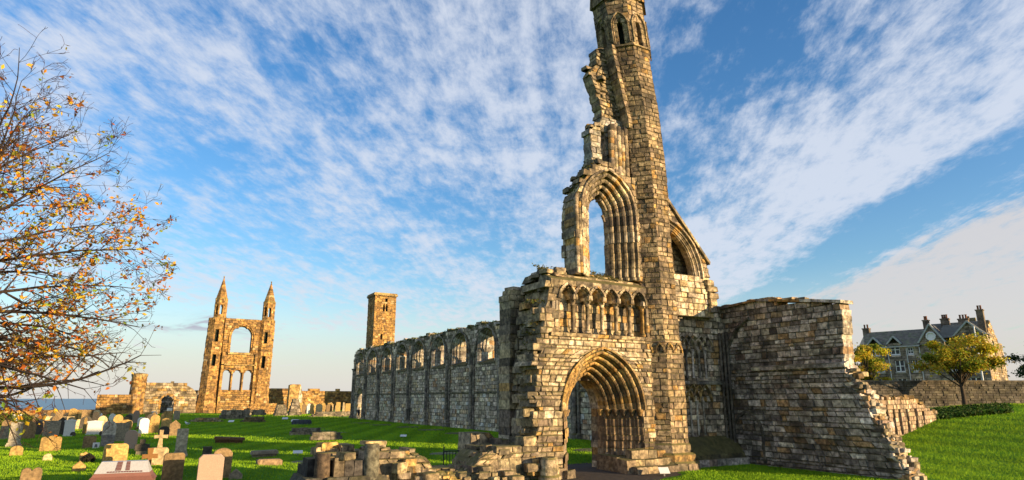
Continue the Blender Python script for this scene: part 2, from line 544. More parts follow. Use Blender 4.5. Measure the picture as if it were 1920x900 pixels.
# ------------------------------------------------------------------ west front of the ruined cathedral
rng = random.Random(11)
WF = thing('ruined_west_front', 'tall ruined sandstone church front with pointed doorway, blind arcade and slim octagonal turret', 'church ruin', (17, 22.5, 0))
P = plane(0, 22.0, 0, 1, 0)
DC, DS, DH, DR = 17.22, 2.5, 1.0, 1.5           # doorway centre, springing, inner half width, inner rise
DN, DSR, DSD = 5, .22, .28
DOH = DH + DN * DSR; DOR = DR + DN * DSR * .95
left_edge = lerp_tab([(0, 13.35), (1, 13.6), (2, 13.85), (4, 13.75), (5.2, 13.95), (6.2, 14.05), (8.3, 14.55)])
left_edge2 = lerp_tab([(0, 13.7), (2, 14.1), (4, 14.15), (6, 14.45), (7.6, 14.5)])
def col_front(u, v, c, r):
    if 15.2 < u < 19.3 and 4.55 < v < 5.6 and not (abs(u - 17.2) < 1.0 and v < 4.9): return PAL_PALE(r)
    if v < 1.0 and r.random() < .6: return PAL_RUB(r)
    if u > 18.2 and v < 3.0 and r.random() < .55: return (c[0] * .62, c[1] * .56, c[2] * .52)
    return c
mb = MB()
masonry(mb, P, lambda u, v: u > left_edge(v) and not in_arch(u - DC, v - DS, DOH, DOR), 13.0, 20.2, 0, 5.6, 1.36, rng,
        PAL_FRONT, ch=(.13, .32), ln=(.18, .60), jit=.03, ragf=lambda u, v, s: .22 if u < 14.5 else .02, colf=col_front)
def in_back(u, v):
    return u > left_edge2(v) and not in_arch(u - DC, v - DS, DH, DR)
masonry(mb, P, in_back, 13.0, 20.2, 0, 5.6, 1.0, rng, PAL_FRONT, ch=(.26, .40), ln=(.35, .8), jit=.03,
        ragf=lambda u, v, s: .20 if u < 15.0 else .02, d0=1.4)
# upper storey core, behind the arcade
masonry(mb, P, lambda u, v: left_edge(v) < u and (v < 7.9), 13.5, 14.95, 5.6, 8.45, 1.9, rng, PAL_RUB, ch=(.2, .34), ln=(.25, .5), jit=.06,
        ragf=lambda u, v, s: .18 if s == 0 else .0, d0=.0)
masonry(mb, P, lambda u, v: u > 14.9, 14.9, 20.0, 5.6, 7.95, 1.8, rng, PAL_FRONT, ch=(.28, .40), ln=(.3, .55), jit=.02, d0=.46)
masonry(mb, P, lambda u, v: u > left_edge2(v) + .15 and v < 8.25 + .25 * sin(u * 3), 13.8, 20.0, 5.6, 8.6, .9, rng, PAL_FRONT, ch=(.26, .38), ln=(.35, .7), jit=.04, ragf=lambda u, v, s: .2 if u < 16 else .03, d0=1.55)
# far pier of the broken end
masonry(mb, P, lambda u, v: v < 7.35 or u < 15.05, 14.0, 15.3, 0, 7.55, 1.0, rng, PAL_FRONT, ch=(.30, .42), ln=(.4, .65), jit=.03, rag=.04, d0=2.45)
for k, (xx, yy, zz, sx, sy, sz) in enumerate([(14.45, 24.9, 7.55, .85, .8, .22), (14.5, 24.9, 7.77, .7, .7, .16), (14.1, 22.8, 5.9, .5, .6, .3), (13.95, 22.5, 3.6, .6, .5, .34), (13.6, 22.4, 2.3, .5, .5, .3), (14.2, 23.3, 6.7, .5, .7, .3), (13.5, 22.3, 1.2, .7, .6, .35), (13.9, 22.2, 4.9, .5, .45, .28)]):
    rock(mb, xx, yy, zz, sx, sy, sz, rng, PAL_FRONT(rng), rng.uniform(-.2, .2))
for k in range(46):       # rubble core showing in the broken end
    z = rng.uniform(.2, 7.8); dpt = rng.uniform(.2, 2.2)
    rock(mb, left_edge(z) + dpt * .17 + rng.uniform(-.12, .2), 22.0 + dpt, z, rng.uniform(.25, .5), rng.uniform(.25, .5), rng.uniform(.14, .3), rng, PAL_RUB(rng), rng.uniform(-.5, .5))
mb.build('wall', M['front'], WF)

# doorway
mb = MB()
rd = random.Random(5)
PAL_DOOR = pal_mix([(4, (.40, .26, .09)), (3, (.34, .25, .13)), (2, (.44, .33, .18)), (1.3, (.16, .12, .08))])
arch_ring(mb, P, DC, DS, DH, DR, order_profile(DN, DSR, DSD), rd, PAL_DOOR, nv=10, k=.95, jit=.022)
jp = [(DN * DSR + .02, -.02)]
for i in range(DN):
    o, d = (DN - i) * DSR, i * DSD
    jp += [(o - .02, d - .01), (o - .05, d + .09), (o - DSR + .06, d + .15), (o - DSR + .02, d + DSD - .03)]
jp += [(0, DN * DSD), (0, DN * DSD + .4)]
PAL_JAMB = pal_mix([(3, (.26, .19, .12)), (2, (.16, .12, .085)), (2, (.34, .22, .08)), (1.5, (.32, .27, .20))])
arch_ring(mb, P, DC, DS, DH, DR, jp, rd, PAL_JAMB, nv=10, k=.95, jamb_bottom=.0, jit=.08, t0=2, rows=.32)
da = mb.build('doorway_arch', M['front'], WF)
for i in range(DN + 1):     # worn impost capitals
    o, d = (DN - i) * DSR, i * DSD
    for sg in (-1, 1):
        mb = MB()
        x, y, z = P(DC + sg * (DH + o - .08), 0, d + .10)
        mb.lathe(x, y, [(.07, DS - .24), (.09, DS - .2), (.10, DS - .14), (.15, DS - .05), (.155, DS + .03)], PAL_JAMB(rd), 8)
        mb.build('capital', M['front'], da)
# plinth steps beside the doorway
mb = MB()
def plinth(x0, x1, y0, y1, h, n, dark=.8):
    xs = [x0 + (x1 - x0) * i / n for i in range(n + 1)]
    for a, b in zip(xs[:-1], xs[1:]):
        c = PAL_RUB(rd); c = tuple(q * dark for q in c)
        t = rd.uniform(-.04, .04)
        ch = .1
        mb.hexa([(a, y0 + t, -.1), (b, y0 + t, -.1), (b, y1, -.1), (a, y1, -.1), (a + .01, y0 + t + ch * .6, h + t), (b - .01, y0 + t + ch * .6, h + t), (b - .01, y1, h + .05 + t), (a + .01, y1, h + .05 + t)], c)
plinth(18.0, 21.4, 20.95, 22.1, .26, 6); plinth(17.75, 21.2, 21.3, 22.1, .52, 7); plinth(18.3, 21.1, 21.62, 22.05, .86, 6)
plinth(17.85, 18.4, 22.1, 23.5, .62, 1)
mb.build('plinth', M['front'], WF)
mb = MB()
for xx, yy in ((14.15, 21.55), (13.9, 21.3)):
    mb.lathe(xx, yy, [(.42, -.1), (.40, .12), (.33, .2), (.36, .34), (.30, .46), (.30, .75), (.24, .82)], PAL_RUB(rd), 12)
for k in range(9):
    rock(mb, rd.uniform(14.2, 15.2), rd.uniform(21.4, 22.3), -.05, rd.uniform(.3, .6), rd.uniform(.3, .5), rd.uniform(.2, .45), rd, PAL_RUB(rd), rd.uniform(-.4, .4))
mb.build('worn_base', M['front'], WF)

# blind arcade
mb = MB()
AX0, AST, AHW, ASP, ARI = 15.02, .782, .34, 7.12, .55
def in_arc(u, v):
    for i in range(6):
        if in_arch(u - (AX0 + .39 + i * AST), v - ASP, AHW, ARI): return True
    return False
masonry(mb, P, lambda u, v: not in_arc(u, v), 14.72, 19.75, 7.0, 7.92, .5, rng, PAL_FRONT, ch=(.10, .16), ln=(.18, .4), jit=.015, du=.02, rag=0.0, d0=-.02)
masonry(mb, P, lambda u, v: u < 14.98 or u > 19.72, 14.6, 19.95, 5.6, 7.0, .5, rng, PAL_FRONT, ch=(.28, .36), ln=(.2, .5), jit=.02, d0=-.02)
prof_a = [(.17, .02), (.16, -.10), (.06, -.12), (.05, -.02), (.02, .06), (-.02, .0), (-.05, .08), (-.06, .16), (-.10, .14), (-.12, .24), (-.12, .5)]
for i in range(6):
    arch_ring(mb, P, AX0 + .39 + i * AST, ASP, AHW, ARI, prof_a, rng, PAL_FRONT, nv=4, k=.9, jit=.02)
for i in range(7):
    u = AX0 + i * AST
    shaft(mb, P, u, .17, 5.72, ASP + .02, .085, PAL_FRONT(rng))
    x, y, z = P(u, 0, .1)
    rock(mb, x, y, ASP - .02, .28, .32, .2, rng, PAL_FRONT(rng))
ar = mb.build('blind_arcade', M['front'], WF)
mb = MB()
u = 14.5
while u < 19.9:          # string course under the arcade
    l = rng.uniform(.5, .8); t = rng.uniform(-.02, .02)
    a, b = u + .008, min(u + l, 19.95)
    mb.hexa([P(a, 5.52, -.10 + t), P(b, 5.52, -.10 + t), P(b, 5.52, .4), P(a, 5.52, .4), P(a, 5.66, -.16 + t), P(b, 5.66, -.16 + t), P(b, 5.75, .45), P(a, 5.75, .45)], PAL_FRONT(rng))
    u += l
mb.build('string_course', M['front'], ar)
mb = MB()
for r_ in range(3):       # mossy sloping sill above the arcade
    u = 14.55 + r_ * .12
    while u < 19.75:
        l = rng.uniform(.4, .9)
        a, b = u + .01, min(u + l, 19.8)
        d0, d1 = -.06 + r_ * .46, -.06 + (r_ + 1) * .46
        z0, z1 = 7.93 + r_ * .26, 7.93 + (r_ + 1) * .24
        t = rng.uniform(-.03, .05)
        mb.hexa([P(a, z0 - .25, d0), P(b, z0 - .25, d0), P(b, z0 - .25, d1 + .3), P(a, z0 - .25, d1 + .3), P(a, z0 + t, d0 - .02), P(b, z0 + t, d0 - .02), P(b, z1 + t, d1), P(a, z1 + t, d1)], PAL_RUB(rng))
        u += l
for k in range(14):
    rock(mb, rng.uniform(14.5, 15.6), 22.0 + rng.uniform(.4, 1.9), 8.05 + rng.uniform(0, .3), rng.uniform(.3, .6), rng.uniform(.3, .6), rng.uniform(.12, .25), rng, PAL_RUB(rng), rng.uniform(-.4, .4))
mb.build('sloping_sill', M['front'], ar)

# great window, broken
WC, WS, WH, WR, WN, WSR, WSD = 18.02, 11.45, .62, 1.0, 4, .22, .22
WOH = WH + WN * WSR; WOR = WR + WN * WSR * 1.05
outl = polyfn([(16.08, 8.3), (16.0, 11.3), (16.12, 12.0), (16.45, 12.55), (16.85, 13.05), (17.15, 13.5), (17.5, 13.8), (18.0, 13.85), (18.5, 13.6), (19.0, 13.45), (20.0, 13.3), (20.0, 8.3)])
mb = MB()
masonry(mb, P, lambda u, v: outl(u, v) and not in_arch(u - WC, v - WS, WOH, WOR), 15.0, 20.0, 8.3, 13.9, .78, rng, PAL_FRONT, ch=(.24, .36), ln=(.3, .6), jit=.03,
        ragf=lambda u, v, s: .05 if (u < 16.5 or v > 12.8) else .01, d0=.22)
masonry(mb, P, lambda u, v: outl(u - .1, v + .1) and not in_arch(u - WC, v - WS, WH, WR), 15.0, 20.0, 8.3, 13.9, .38, rng, PAL_FRONT, ch=(.24, .36), ln=(.3, .6), jit=.04,
        ragf=lambda u, v, s: .08 if (u < 16.5 or v > 12.8) else .03, d0=1.02)
for k in range(22):
    u = rng.uniform(16.2, 19.0)
    z = lerp_tab([(16.1, 11.9), (16.45, 12.5), (17.15, 13.45), (17.5, 13.75), (18, 13.8), (19, 13.45)])(u)
    rock(mb, u, 22.4 + rng.uniform(0, .75), z - .06, rng.uniform(.25, .6), rng.uniform(.3, .6), rng.uniform(.1, .26), rng, PAL_RUB(rng), rng.uniform(-.5, .5))
wi = mb.build('window_wall', M['front'], WF)
Pw = plane(0, 22.2, 0, 1, 0)
mb = MB()
arch_ring(mb, Pw, WC, WS, WH, WR, order_profile(WN, WSR, WSD, roll=.42), rng, PAL_FRONT, nv=9, k=1.05, jamb_bottom=8.3, jit=.025, rows=.42)
# moulded shafts on the surviving left pier
for k, u in enumerate((16.16, 16.32, 16.46)):
    z = 8.35
    while z < 11.5:
        h = rng.uniform(.3, .5)
        x, y, _ = Pw(u + rng.uniform(-.015, .015), 0, .02)
        mb.lathe(x, y, [(.10, z), (.115, z + .02), (.115, z + h - .02), (.10, z + h)], PAL_FRONT(rng), 8)
        z += h
# fragments of broken tracery on the right
for (t0, n_, off) in ((.60, 7, -.16), (.66, 6, -.3)):
    pts = []
    for i in range(n_):
        x, z = pointed(WH + off, WR + off, t0 + i * .045)
        pts.append(Pw(WC + x, WS + z - (.0 if off > -.2 else .5), .75))
    mb.tube(pts, [.07] * len(pts), PAL_FRONT(rng), 6)
mb.build('window_moulding', M['front'], wi)

# broken masonry climbing the turret
mb = MB()
scoop = polyfn([(17.8, 13.4), (17.4, 13.9), (17.3, 15.5), (17.7, 15.8), (18.05, 16.1), (18.1, 16.8), (17.95, 17.3), (17.75, 17.95), (17.5, 18.6), (17.65, 18.9), (17.9, 19.2), (17.95, 20.1), (18.9, 20.5), (18.9, 18.2), (19.3, 16.7), (19.9, 16.0), (20.0, 13.0)])
masonry(mb, P, lambda u, v: scoop(u, v) and not (18.0 < u < 18.25 and 13.8 < v < 15.5) and v < 16.4, 16.2, 20.0, 13.2, 16.4, .65, rng, PAL_NAVE, ch=(.24, .36), ln=(.3, .6), jit=.03, rag=.05, d0=.55)
masonry(mb, P, lambda u, v: scoop(u, v), 16.2, 20.0, 16.4, 20.5, .65, rng, PAL_RUB, ch=(.16, .28), ln=(.2, .45), jit=.05, rag=.03, d0=.62, rubble=.07, cd=.05, ci=.03)
rib = lerp_tab([(15.6, 19.35), (16.4, 19.3), (17.2, 19.1), (18.5, 18.78), (19.8, 18.5), (20.3, 18.4)])
masonry(mb, P, lambda u, v: rib(v) < u < rib(v) + .30, 17, 20, 15.9, 20.2, .6, rng, PAL_TURRET, ch=(.24, .34), ln=(.4, .6), jit=.02, rag=.02, d0=.06)
for k, u in enumerate((18.45, 18.67, 18.89, 19.11, 19.33)):
    z = 13.4
    while z < 15.9 - .12 * abs(2 - k):
        h = rng.uniform(.3, .5)
        x, y, _ = P(u + rng.uniform(-.015, .015), 0, .36 + .03 * (k % 2))
        mb.lathe(x, y, [(.12, z), (.14, z + .02), (.14, z + h - .02), (.12, z + h)], PAL_FRONT(rng), 8)
        z += h
for k in range(5):
    v = rng.uniform(17.6, 18.6)
    rock(mb, rng.uniform(17.6, 18.2), 22.6 + rng.uniform(-.1, .5), v + .7, rng.uniform(.25, .5), rng.uniform(.25, .5), rng.uniform(.12, .25), rng, PAL_RUB(rng), rng.uniform(-.5, .5))
for k in range(4):
    rock(mb, rng.uniform(17.4, 17.9), 22.7 + rng.uniform(-.1, .4), 15.5 + rng.uniform(0, .3), rng.uniform(.25, .5), rng.uniform(.25, .5), rng.uniform(.12, .22), rng, PAL_RUB(rng), rng.uniform(-.5, .5))
mb.build('broken_masonry', M['front'], WF)

# octagonal stair turret
tcx = lerp_tab([(0, 20.95), (8, 20.92), (10.5, 20.84), (14, 20.72), (17, 20.45), (20, 19.95), (23, 19.55), (27, 19.1)])
tcy = 22.76
tsd = lerp_tab([(0, 1.02), (5.3, 1.02), (5.6, .93), (12.3, .88), (12.45, .94), (14, .94), (19.9, .97), (20.1, 1.05), (23, 1.05)])
def oct_frame(k, grow=0.0):
    """face k of the octagon; 0 faces west, k counts towards the north"""
    a = radians(-90 - 45 * k)
    nx, ny = cos(a), sin(a)            # outward normal
    ux, uy = -ny, nx                   # to the right when seen from outside
    def Pf(u, v, w):                   # u in [-.5,.5] of the side
        s = tsd(v) + grow
        ap = 1.2071 * s - w
        return (tcx(v) + nx * ap + ux * u * s, tcy + ny * ap + uy * u * s, v)
    return Pf
TU = MB()
for k in (-2, -1, 0, 1, 2, 3):
    Pf = oct_frame(k)
    def opening(u, v):
        if v < 20.25 or v > 22.1: return True
        return not in_arch(u, v - 21.35, .11, .22)
    masonry(TU, Pf, lambda u, v: True, -.5, .5, 0, 12.3, .35, rng, PAL_TURRET, ch=(.19, .30), ln=(.26, .52), jit=.022, rag=0)
    masonry(TU, Pf, lambda u, v: True, -.5, .5, 12.3, 20.2, .35, rng, PAL_TURRET, ch=(.18, .28), ln=(.26, .52), jit=.02, rag=0)
    masonry(TU, Pf, opening, -.5, .5, 20.2, 24.6, .35, rng, PAL_TURRET, ch=(.2, .3), ln=(.3, .5), jit=.015, rag=0, du=.02)
turret = TU.build('turret', M['front'], WF)
for k in (-1, 0, 1, 2):
    mb = MB()
    Pf = oct_frame(k)
    arch_ring(mb, Pf, 0, 21.3, .13, .26, [(.30, .02), (.30, -.07), (.25, -.08), (.22, .01), (.18, -.03), (.15, .0), (.13, .05), (.08, .02), (.04, .05), (.0, .12), (0, .3)], rng, PAL_TURRET, nv=5, k=1.5, jamb_bottom=20.3, jit=.012, rows=.4)
    # gablets over the lantern lights
    n = 3
    poly = [(-.5, 22.75), (.5, 22.75), (.0, 24.7)]
    mb.prism(poly, lambda u, v, d, Pf=Pf: Pf(u, v, d), -.10, .3, PAL_TURRET(rng))
    for s in (-1, 1):
        q = [Pf(s * .54, 22.7, -.16), Pf(s * .54, 22.7, .05), Pf(0, 24.85, .05), Pf(0, 24.85, -.16)]
        q2 = [Pf(s * .40, 22.7, -.16), Pf(0, 24.55, -.16)]
        mb.add([q[0], q2[0], q2[1], q[3]], [(0, 1, 2, 3)], PAL_TURRET(rng)); mb.add(q, [(0, 1, 2, 3)], PAL_TURRET(rng))
    mb.build('lantern_light', M['front'], turret)
for z, g, h in ((12.3, .05, .12), (20.1, .06, .14), (5.45, .04, .16)):
    mb = MB()
    for k in (-1, 0, 1, 2):
        Pf = oct_frame(k)
        q = [Pf(u, z + a, -w) for u in (-.52, .52) for a, w in ((0, 0), (.02, g), (h * .6, g), (h, 0))]
        mb.add(q, [(0, 1, 5, 4), (1, 2, 6, 5), (2, 3, 7, 6)], PAL_TURRET(rng))
    mb.build('string_course', M['front'], turret)
mb = MB()
mb.lathe(tcx(23), tcy, [(1.25, 24.5), (.1, 29.5)], (.3, .22, .13), 8, False, rot=pi / 8)
mb.build('spire', M['front'], turret)
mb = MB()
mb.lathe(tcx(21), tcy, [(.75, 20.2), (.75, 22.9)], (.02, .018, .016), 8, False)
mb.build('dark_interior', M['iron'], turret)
mb = MB()
r2 = random.Random(8)
for k in (0, 1):           # small blind arches low on the turret
    Pf = oct_frame(k)
    for u in (-.27, .25):
        arch_ring(mb, Pf, u, 5.0, .12, .34, [(.13, .0), (.12, -.06), (.05, -.07), (.04, .0), (.0, -.03), (-.02, .05)], r2, PAL_DOOR, nv=4, k=1.2, jit=.01)
mb.build('blind_arch', M['front'], turret)
mb = MB()
for z in (0, .35, .75):
    for k in (-1, 0, 1, 2):
        Pf = oct_frame(k, .35 - z * .38)
        q = [Pf(u, z + a, 0 if a < .3 else .1) for u in (-.5, .5) for a in (-.1, .27, .36)]
        mb.add(q, [(0, 1, 4, 3), (1, 2, 5, 4)], tuple(c * .8 for c in PAL_RUB(r2)))
mb.build('turret_base', M['front'], turret)

# half gable of the aisle, right of the turret
Pg = plane(0, 22.42, 0, 1, 0)
HC, HS, HH, HR = 21.3, 8.85, 2.32, 2.5
hout = polyfn([(21.0, 6.9), (21.0, 12.95), (21.75, 12.8), (24.5, 9.65), (24.6, 8.55), (24.75, 8.3), (24.85, 6.9)])
mb = MB()
def hg(u, v):
    return hout(u, v) and not (v > HS and in_arch(u - HC, v - HS, HH + .32, HR + .34))
masonry(mb, Pg, hg, 21.0, 24.6, 6.9, 13.0, .6, rng, PAL_PALE, ch=(.22, .34), ln=(.3, .6), jit=.03, ragf=lambda u, v, s: .06 if s else 0,
        colf=lambda u, v, c, r: c if v < 8.9 else PAL_FRONT(r))
masonry(mb, Pg, lambda u, v: hout(u + .05, v + .1), 21.0, 24.6, 8.3, 12.8, .4, rng, PAL_TURRET, ch=(.24, .36), ln=(.35, .7), jit=.03, rag=.02, d0=.95)
hgable = mb.build('half_gable', M['front'], WF)
mb = MB()
arch_ring(mb, Pg, HC, HS, HH, HR, order_profile(2, .16, .10), rng, PAL_FRONT, nv=11, k=1.06, jit=.015, t0=.5, erode=0.0)
nseg = 8
for i in range(nseg):        # raking coping
    a, b = i / nseg, (i + 1) / nseg
    A = (21.7 + (24.52 - 21.7) * a, 12.86 + (9.65 - 12.86) * a); B = (21.7 + (24.52 - 21.7) * b, 12.86 + (9.65 - 12.86) * b)
    mb.hexa([Pg(A[0], A[1] - .05, -.12), Pg(B[0], B[1] - .05, -.12), Pg(B[0], B[1] - .05, .9), Pg(A[0], A[1] - .05, .9), Pg(A[0] + .06, A[1] + .1, -.1), Pg(B[0] + .06, B[1] + .1, -.1), Pg(B[0] + .06, B[1] + .1, .9), Pg(A[0] + .06, A[1] + .1, .9)], PAL_RUB(rng))
for (u, z, sx, sz) in ((24.55, 8.2, .7, .3), (24.6, 7.85, .62, .32), (24.55, 7.5, .5, .34), (24.5, 7.15, .5, .34), (24.4, 8.5, .5, .3)):
    rock(mb, u, 22.7, z, sx, .9, sz, rng, PAL_FRONT(rng))
mb.build('gable_arch', M['front'], hgable)

# recessed bay with interlaced blind arcades, between the turret and the side wall
Pb = plane(0, 22.75, 0, 1, 0)
mb = MB()
masonry(mb, Pb, lambda u, v: v < 7.6, 21.2, 25.9, 0, 7.6, .9, rng, PAL_DARK, ch=(.22, .36), ln=(.28, .6), jit=.03, rag=0,
        colf=lambda u, v, c, r: PAL_PALE(r) if v > 6.1 and r.random() < .6 else (c[0] * 1.3, c[1] * 1.18, c[2] * 1.0))
bay = mb.build('recessed_bay', M['shade'], WF)
mb = MB()
prof_s = [(.10, .06), (.09, -.09), (.03, -.11), (.01, -.02), (-.03, -.06), (-.06, .0), (-.06, .1)]
for i in range(7):
    arch_ring(mb, Pb, 21.75 + i * .42, 5.3, .40, .62, prof_s, r2, PAL_FRONT, nv=4, k=1.1, jit=.012)
    x, y, _ = Pb(21.55 + i * .42, 0, -.06)
    mb.lathe(x, y, [(.07, 3.95), (.07, 4.05), (.055, 4.1), (.055, 5.05), (.09, 5.15), (.11, 5.32)], PAL_DARK(r2), 7)
for i in range(6):
    arch_ring(mb, Pb, 21.85 + i * .42, 2.85, .36, .72, prof_s, r2, PAL_DOOR, nv=4, k=1.1, jit=.012)
    x, y, _ = Pb(21.65 + i * .42, 0, -.04)
    mb.lathe(x, y, [(.05, 1.3), (.05, 2.2), (.045, 2.6), (.09, 2.9)], PAL_DARK(r2), 7)
u = 21.3
while u < 25.6:
    l = r2.uniform(.5, .9); b = min(u + l, 25.7)
    mb.hexa([Pb(u, 3.66, -.16), Pb(b, 3.66, -.16), Pb(b, 3.66, .2), Pb(u, 3.66, .2), Pb(u, 3.80, -.18), Pb(b, 3.80, -.18), Pb(b, 3.9, .2), Pb(u, 3.9, .2)], PAL_DARK(r2))
    c = PAL_DARK(r2)
    mb.hexa([Pb(u, -.1, -1.05), Pb(b, -.1, -1.05), Pb(b, -.1, .1), Pb(u, -.1, .1), Pb(u, .3, -1.05), Pb(b, .3, -1.05), Pb(b, .3, .1), Pb(u, .3, .1)], c)
    mb.hexa([Pb(u, .3, -.85), Pb(b, .3, -.85), Pb(b, .3, .1), Pb(u, .3, .1), Pb(u, .5, -.80), Pb(b, .5, -.80), Pb(b, 1.25, -.05), Pb(u, 1.25, -.05)], (.11, .10, .05))
    u += l
for k, (w_, uu) in enumerate(((-.10, 25.15), (-.2, 25.3), (-.32, 25.42))):
    x, y, _ = Pb(uu, 0, w_)
    mb.lathe(x, y, [(.07, .9), (.07, 3.5), (.11, 3.6), (.07, 3.7), (.07, 6.2)], (.13, .115, .10), 8)
mb.build('interlaced_arcade', M['shade'], bay)

# ------------------------------------------------------------------ side wall running forward from the corner
rng = random.Random(21)
SW = thing('ruined_side_wall', 'high dark sooty wall with water stains and stepped broken end, right of the turret', 'ruined wall', (26, 18, 0))
Ps = plane(25.5, 23.0, 0, 0, -1)
sout = polyfn([(-.2, -.1), (8.75, -.1), (8.45, .45), (8.15, 1.0), (7.9, 1.4), (7.55, 2.1), (7.3, 2.75), (7.0, 3.4), (6.75, 3.95), (6.62, 4.3), (6.74, 6.95), (5.4, 7.18), (2.5, 7.58), (-.2, 7.42)])
def col_side(u, v, c, r):
    k = 1.0
    du_ = abs(u - 3.15 - .1 * sin(v * 2))
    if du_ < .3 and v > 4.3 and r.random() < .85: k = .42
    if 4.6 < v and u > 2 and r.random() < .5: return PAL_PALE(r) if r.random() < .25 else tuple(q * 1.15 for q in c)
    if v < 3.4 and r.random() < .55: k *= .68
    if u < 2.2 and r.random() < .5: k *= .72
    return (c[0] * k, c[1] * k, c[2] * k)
mb = MB()
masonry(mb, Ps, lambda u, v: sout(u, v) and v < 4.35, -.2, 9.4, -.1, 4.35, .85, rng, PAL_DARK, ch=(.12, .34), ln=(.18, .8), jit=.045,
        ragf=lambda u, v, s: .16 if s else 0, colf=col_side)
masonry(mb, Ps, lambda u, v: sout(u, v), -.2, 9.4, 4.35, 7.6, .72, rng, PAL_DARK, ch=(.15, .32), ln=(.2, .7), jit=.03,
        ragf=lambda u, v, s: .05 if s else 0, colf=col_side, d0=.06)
stp = lerp_tab([(0, 8.5), (1.0, 7.95), (2.1, 7.4), (3.4, 6.85), (4.3, 6.5)])
for k in range(130):      # loose stepped stones of the broken end
    z = rng.uniform(-.05, 4.2)
    x = 25.5 + rng.uniform(.12, .75)
    rock(mb, x, 23.0 - stp(z) - rng.uniform(-.15, .16), z, rng.uniform(.25, .5), rng.uniform(.25, .6), rng.uniform(.10, .22), rng, PAL_DARK(rng) if rng.random() < .6 else PAL_RUB(rng), rng.uniform(-.3, .3))
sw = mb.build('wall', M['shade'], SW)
mb = MB()
u = 1.95
while u < 6.7:
    l = rng.uniform(.5, .9); b = min(u + l, 6.72)
    mb.hexa([Ps(u, 4.28, -.14), Ps(b, 4.28, -.14), Ps(b, 4.28, .2), Ps(u, 4.28, .2), Ps(u, 4.42, -.16), Ps(b, 4.42, -.16), Ps(b, 4.55, .2), Ps(u, 4.55, .2)], PAL_DARK(rng))
    u += l
mb.build('string_course', M['shade'], sw)
mb = MB()
u = -.2; ctop = lerp_tab([(-.2, 7.42), (2.5, 7.58), (5.4, 7.18), (7.2, 6.9)])
while u < 6.7:
    l = rng.uniform(.5, 1.0); b = min(u + l, 6.85); t = rng.uniform(-.03, .03)
    za, zb = ctop(u), ctop(b)
    mb.hexa([Ps(u, za - .02, -.12 + t), Ps(b, zb - .02, -.12 + t), Ps(b, zb - .02, .8), Ps(u, za - .02, .8), Ps(u, za + .10 + t, -.10 + t), Ps(b, zb + .10 + t, -.10 + t), Ps(b, zb + .13, .78), Ps(u, za + .13, .78)], PAL_DARK(rng) if rng.random() < .7 else PAL_GOLD(rng))
    u += l
for k in range(26):
    u = rng.uniform(0, 6.5)
    rock(mb, 25.5 + rng.uniform(.1, .65), 23 - u, ctop(u) + .06, rng.uniform(.2, .6), rng.uniform(.2, .6), rng.uniform(.06, .14), rng, PAL_RUB(rng), rng.uniform(-.4, .4))
mb.build('coping', M['shade'], sw)
mb = MB()
arch_ring(mb, Ps, 1.95, 4.4, 1.55, 2.3, [(.16, .05), (.15, -.10), (.05, -.12), (0, .04)], rng, pal_mix([(1, (.10, .09, .08)), (1, (.16, .14, .12))]), nv=10, jit=.02, t0=0, t1=.5, jamb_bottom=1.0, jambs=(True, False))
arch_ring(mb, Ps, 1.35, 1.35, .75, .95, [(.16, .05), (.15, -.06), (.03, -.07), (0, .04)], rng, pal_mix([(1, (.10, .09, .08)), (1, (.16, .14, .12))]), nv=7, jit=.02, t0=0, t1=1, jamb_bottom=.1, jambs=(True, True))
mb.build('blind_arch', M['shade'], sw)

# ------------------------------------------------------------------ low ruined wall north of the doorway
rng = random.Random(31)
LW = thing('low_ruined_wall', 'low crumbling wall stub with rubble top and dark moulded end, left of the doorway', 'ruined wall', (9, 22.8, 0))
ltop = lerp_tab([(4.9, .35), (5.3, .8), (5.5, 1.25), (7.9, 1.3), (8.4, 1.15), (9.3, 1.0), (9.6, .5), (10.9, .42), (11.3, .85), (11.9, 1.15), (12.6, 1.2), (13.8, 1.35)])
mb = MB()
masonry(mb, P, lambda u, v: v < ltop(u) - .05, 7.0, 13.9, -.05, 1.5, .9, rng, PAL_RUB, ch=(.15, .28), ln=(.25, .6), jit=.04, rag=.04, rubble=.03, cd=.04, ci=.03)
masonry(mb, P, lambda u, v: v < ltop(u) + .02 + .1 * sin(u * 5), 5.7, 13.9, -.05, 1.6, 1.1, rng, PAL_RUB, ch=(.15, .28), ln=(.25, .6), jit=.04, rag=.04, rubble=.03, d0=.95, cd=.04, ci=.03)
for k in range(42):
    u = rng.uniform(5.6, 13.8); d = rng.uniform(.1, 1.9)
    s = rng.uniform(.2, .55)
    rock(mb, u, 22.0 + d, ltop(u) - .17 + rng.uniform(-.05, .05) - (.12 if d < .6 else 0), s, s * rng.uniform(.6, 1.1), rng.uniform(.12, .26), rng, PAL_RUB(rng), rng.uniform(-.6, .6))
for k in range(16):      # scarp of fallen blocks in front
    u = rng.uniform(8.0, 13.8)
    s = rng.uniform(.25, .6)
    dd = rng.uniform(0, .9)
    rock(mb, u, 22.0 - dd, max(-.05, (ltop(u) - .1) * (1 - dd) * rng.uniform(.2, .85)), s, s * rng.uniform(.6, 1.1), rng.uniform(.18, .34), rng, PAL_RUB(rng), rng.uniform(-.5, .5))
rc = random.Random(37)
seeds = {}
def seed(i, j):
    if (i, j) not in seeds:
        seeds[(i, j)] = ((i + rc.uniform(.1, .9)) * CELL, (j + rc.uniform(.1, .9)) * CELL * .8, rc.uniform(-.06, .07), PAL_RUB(rc))
    return seeds[(i, j)]
CELL = .42
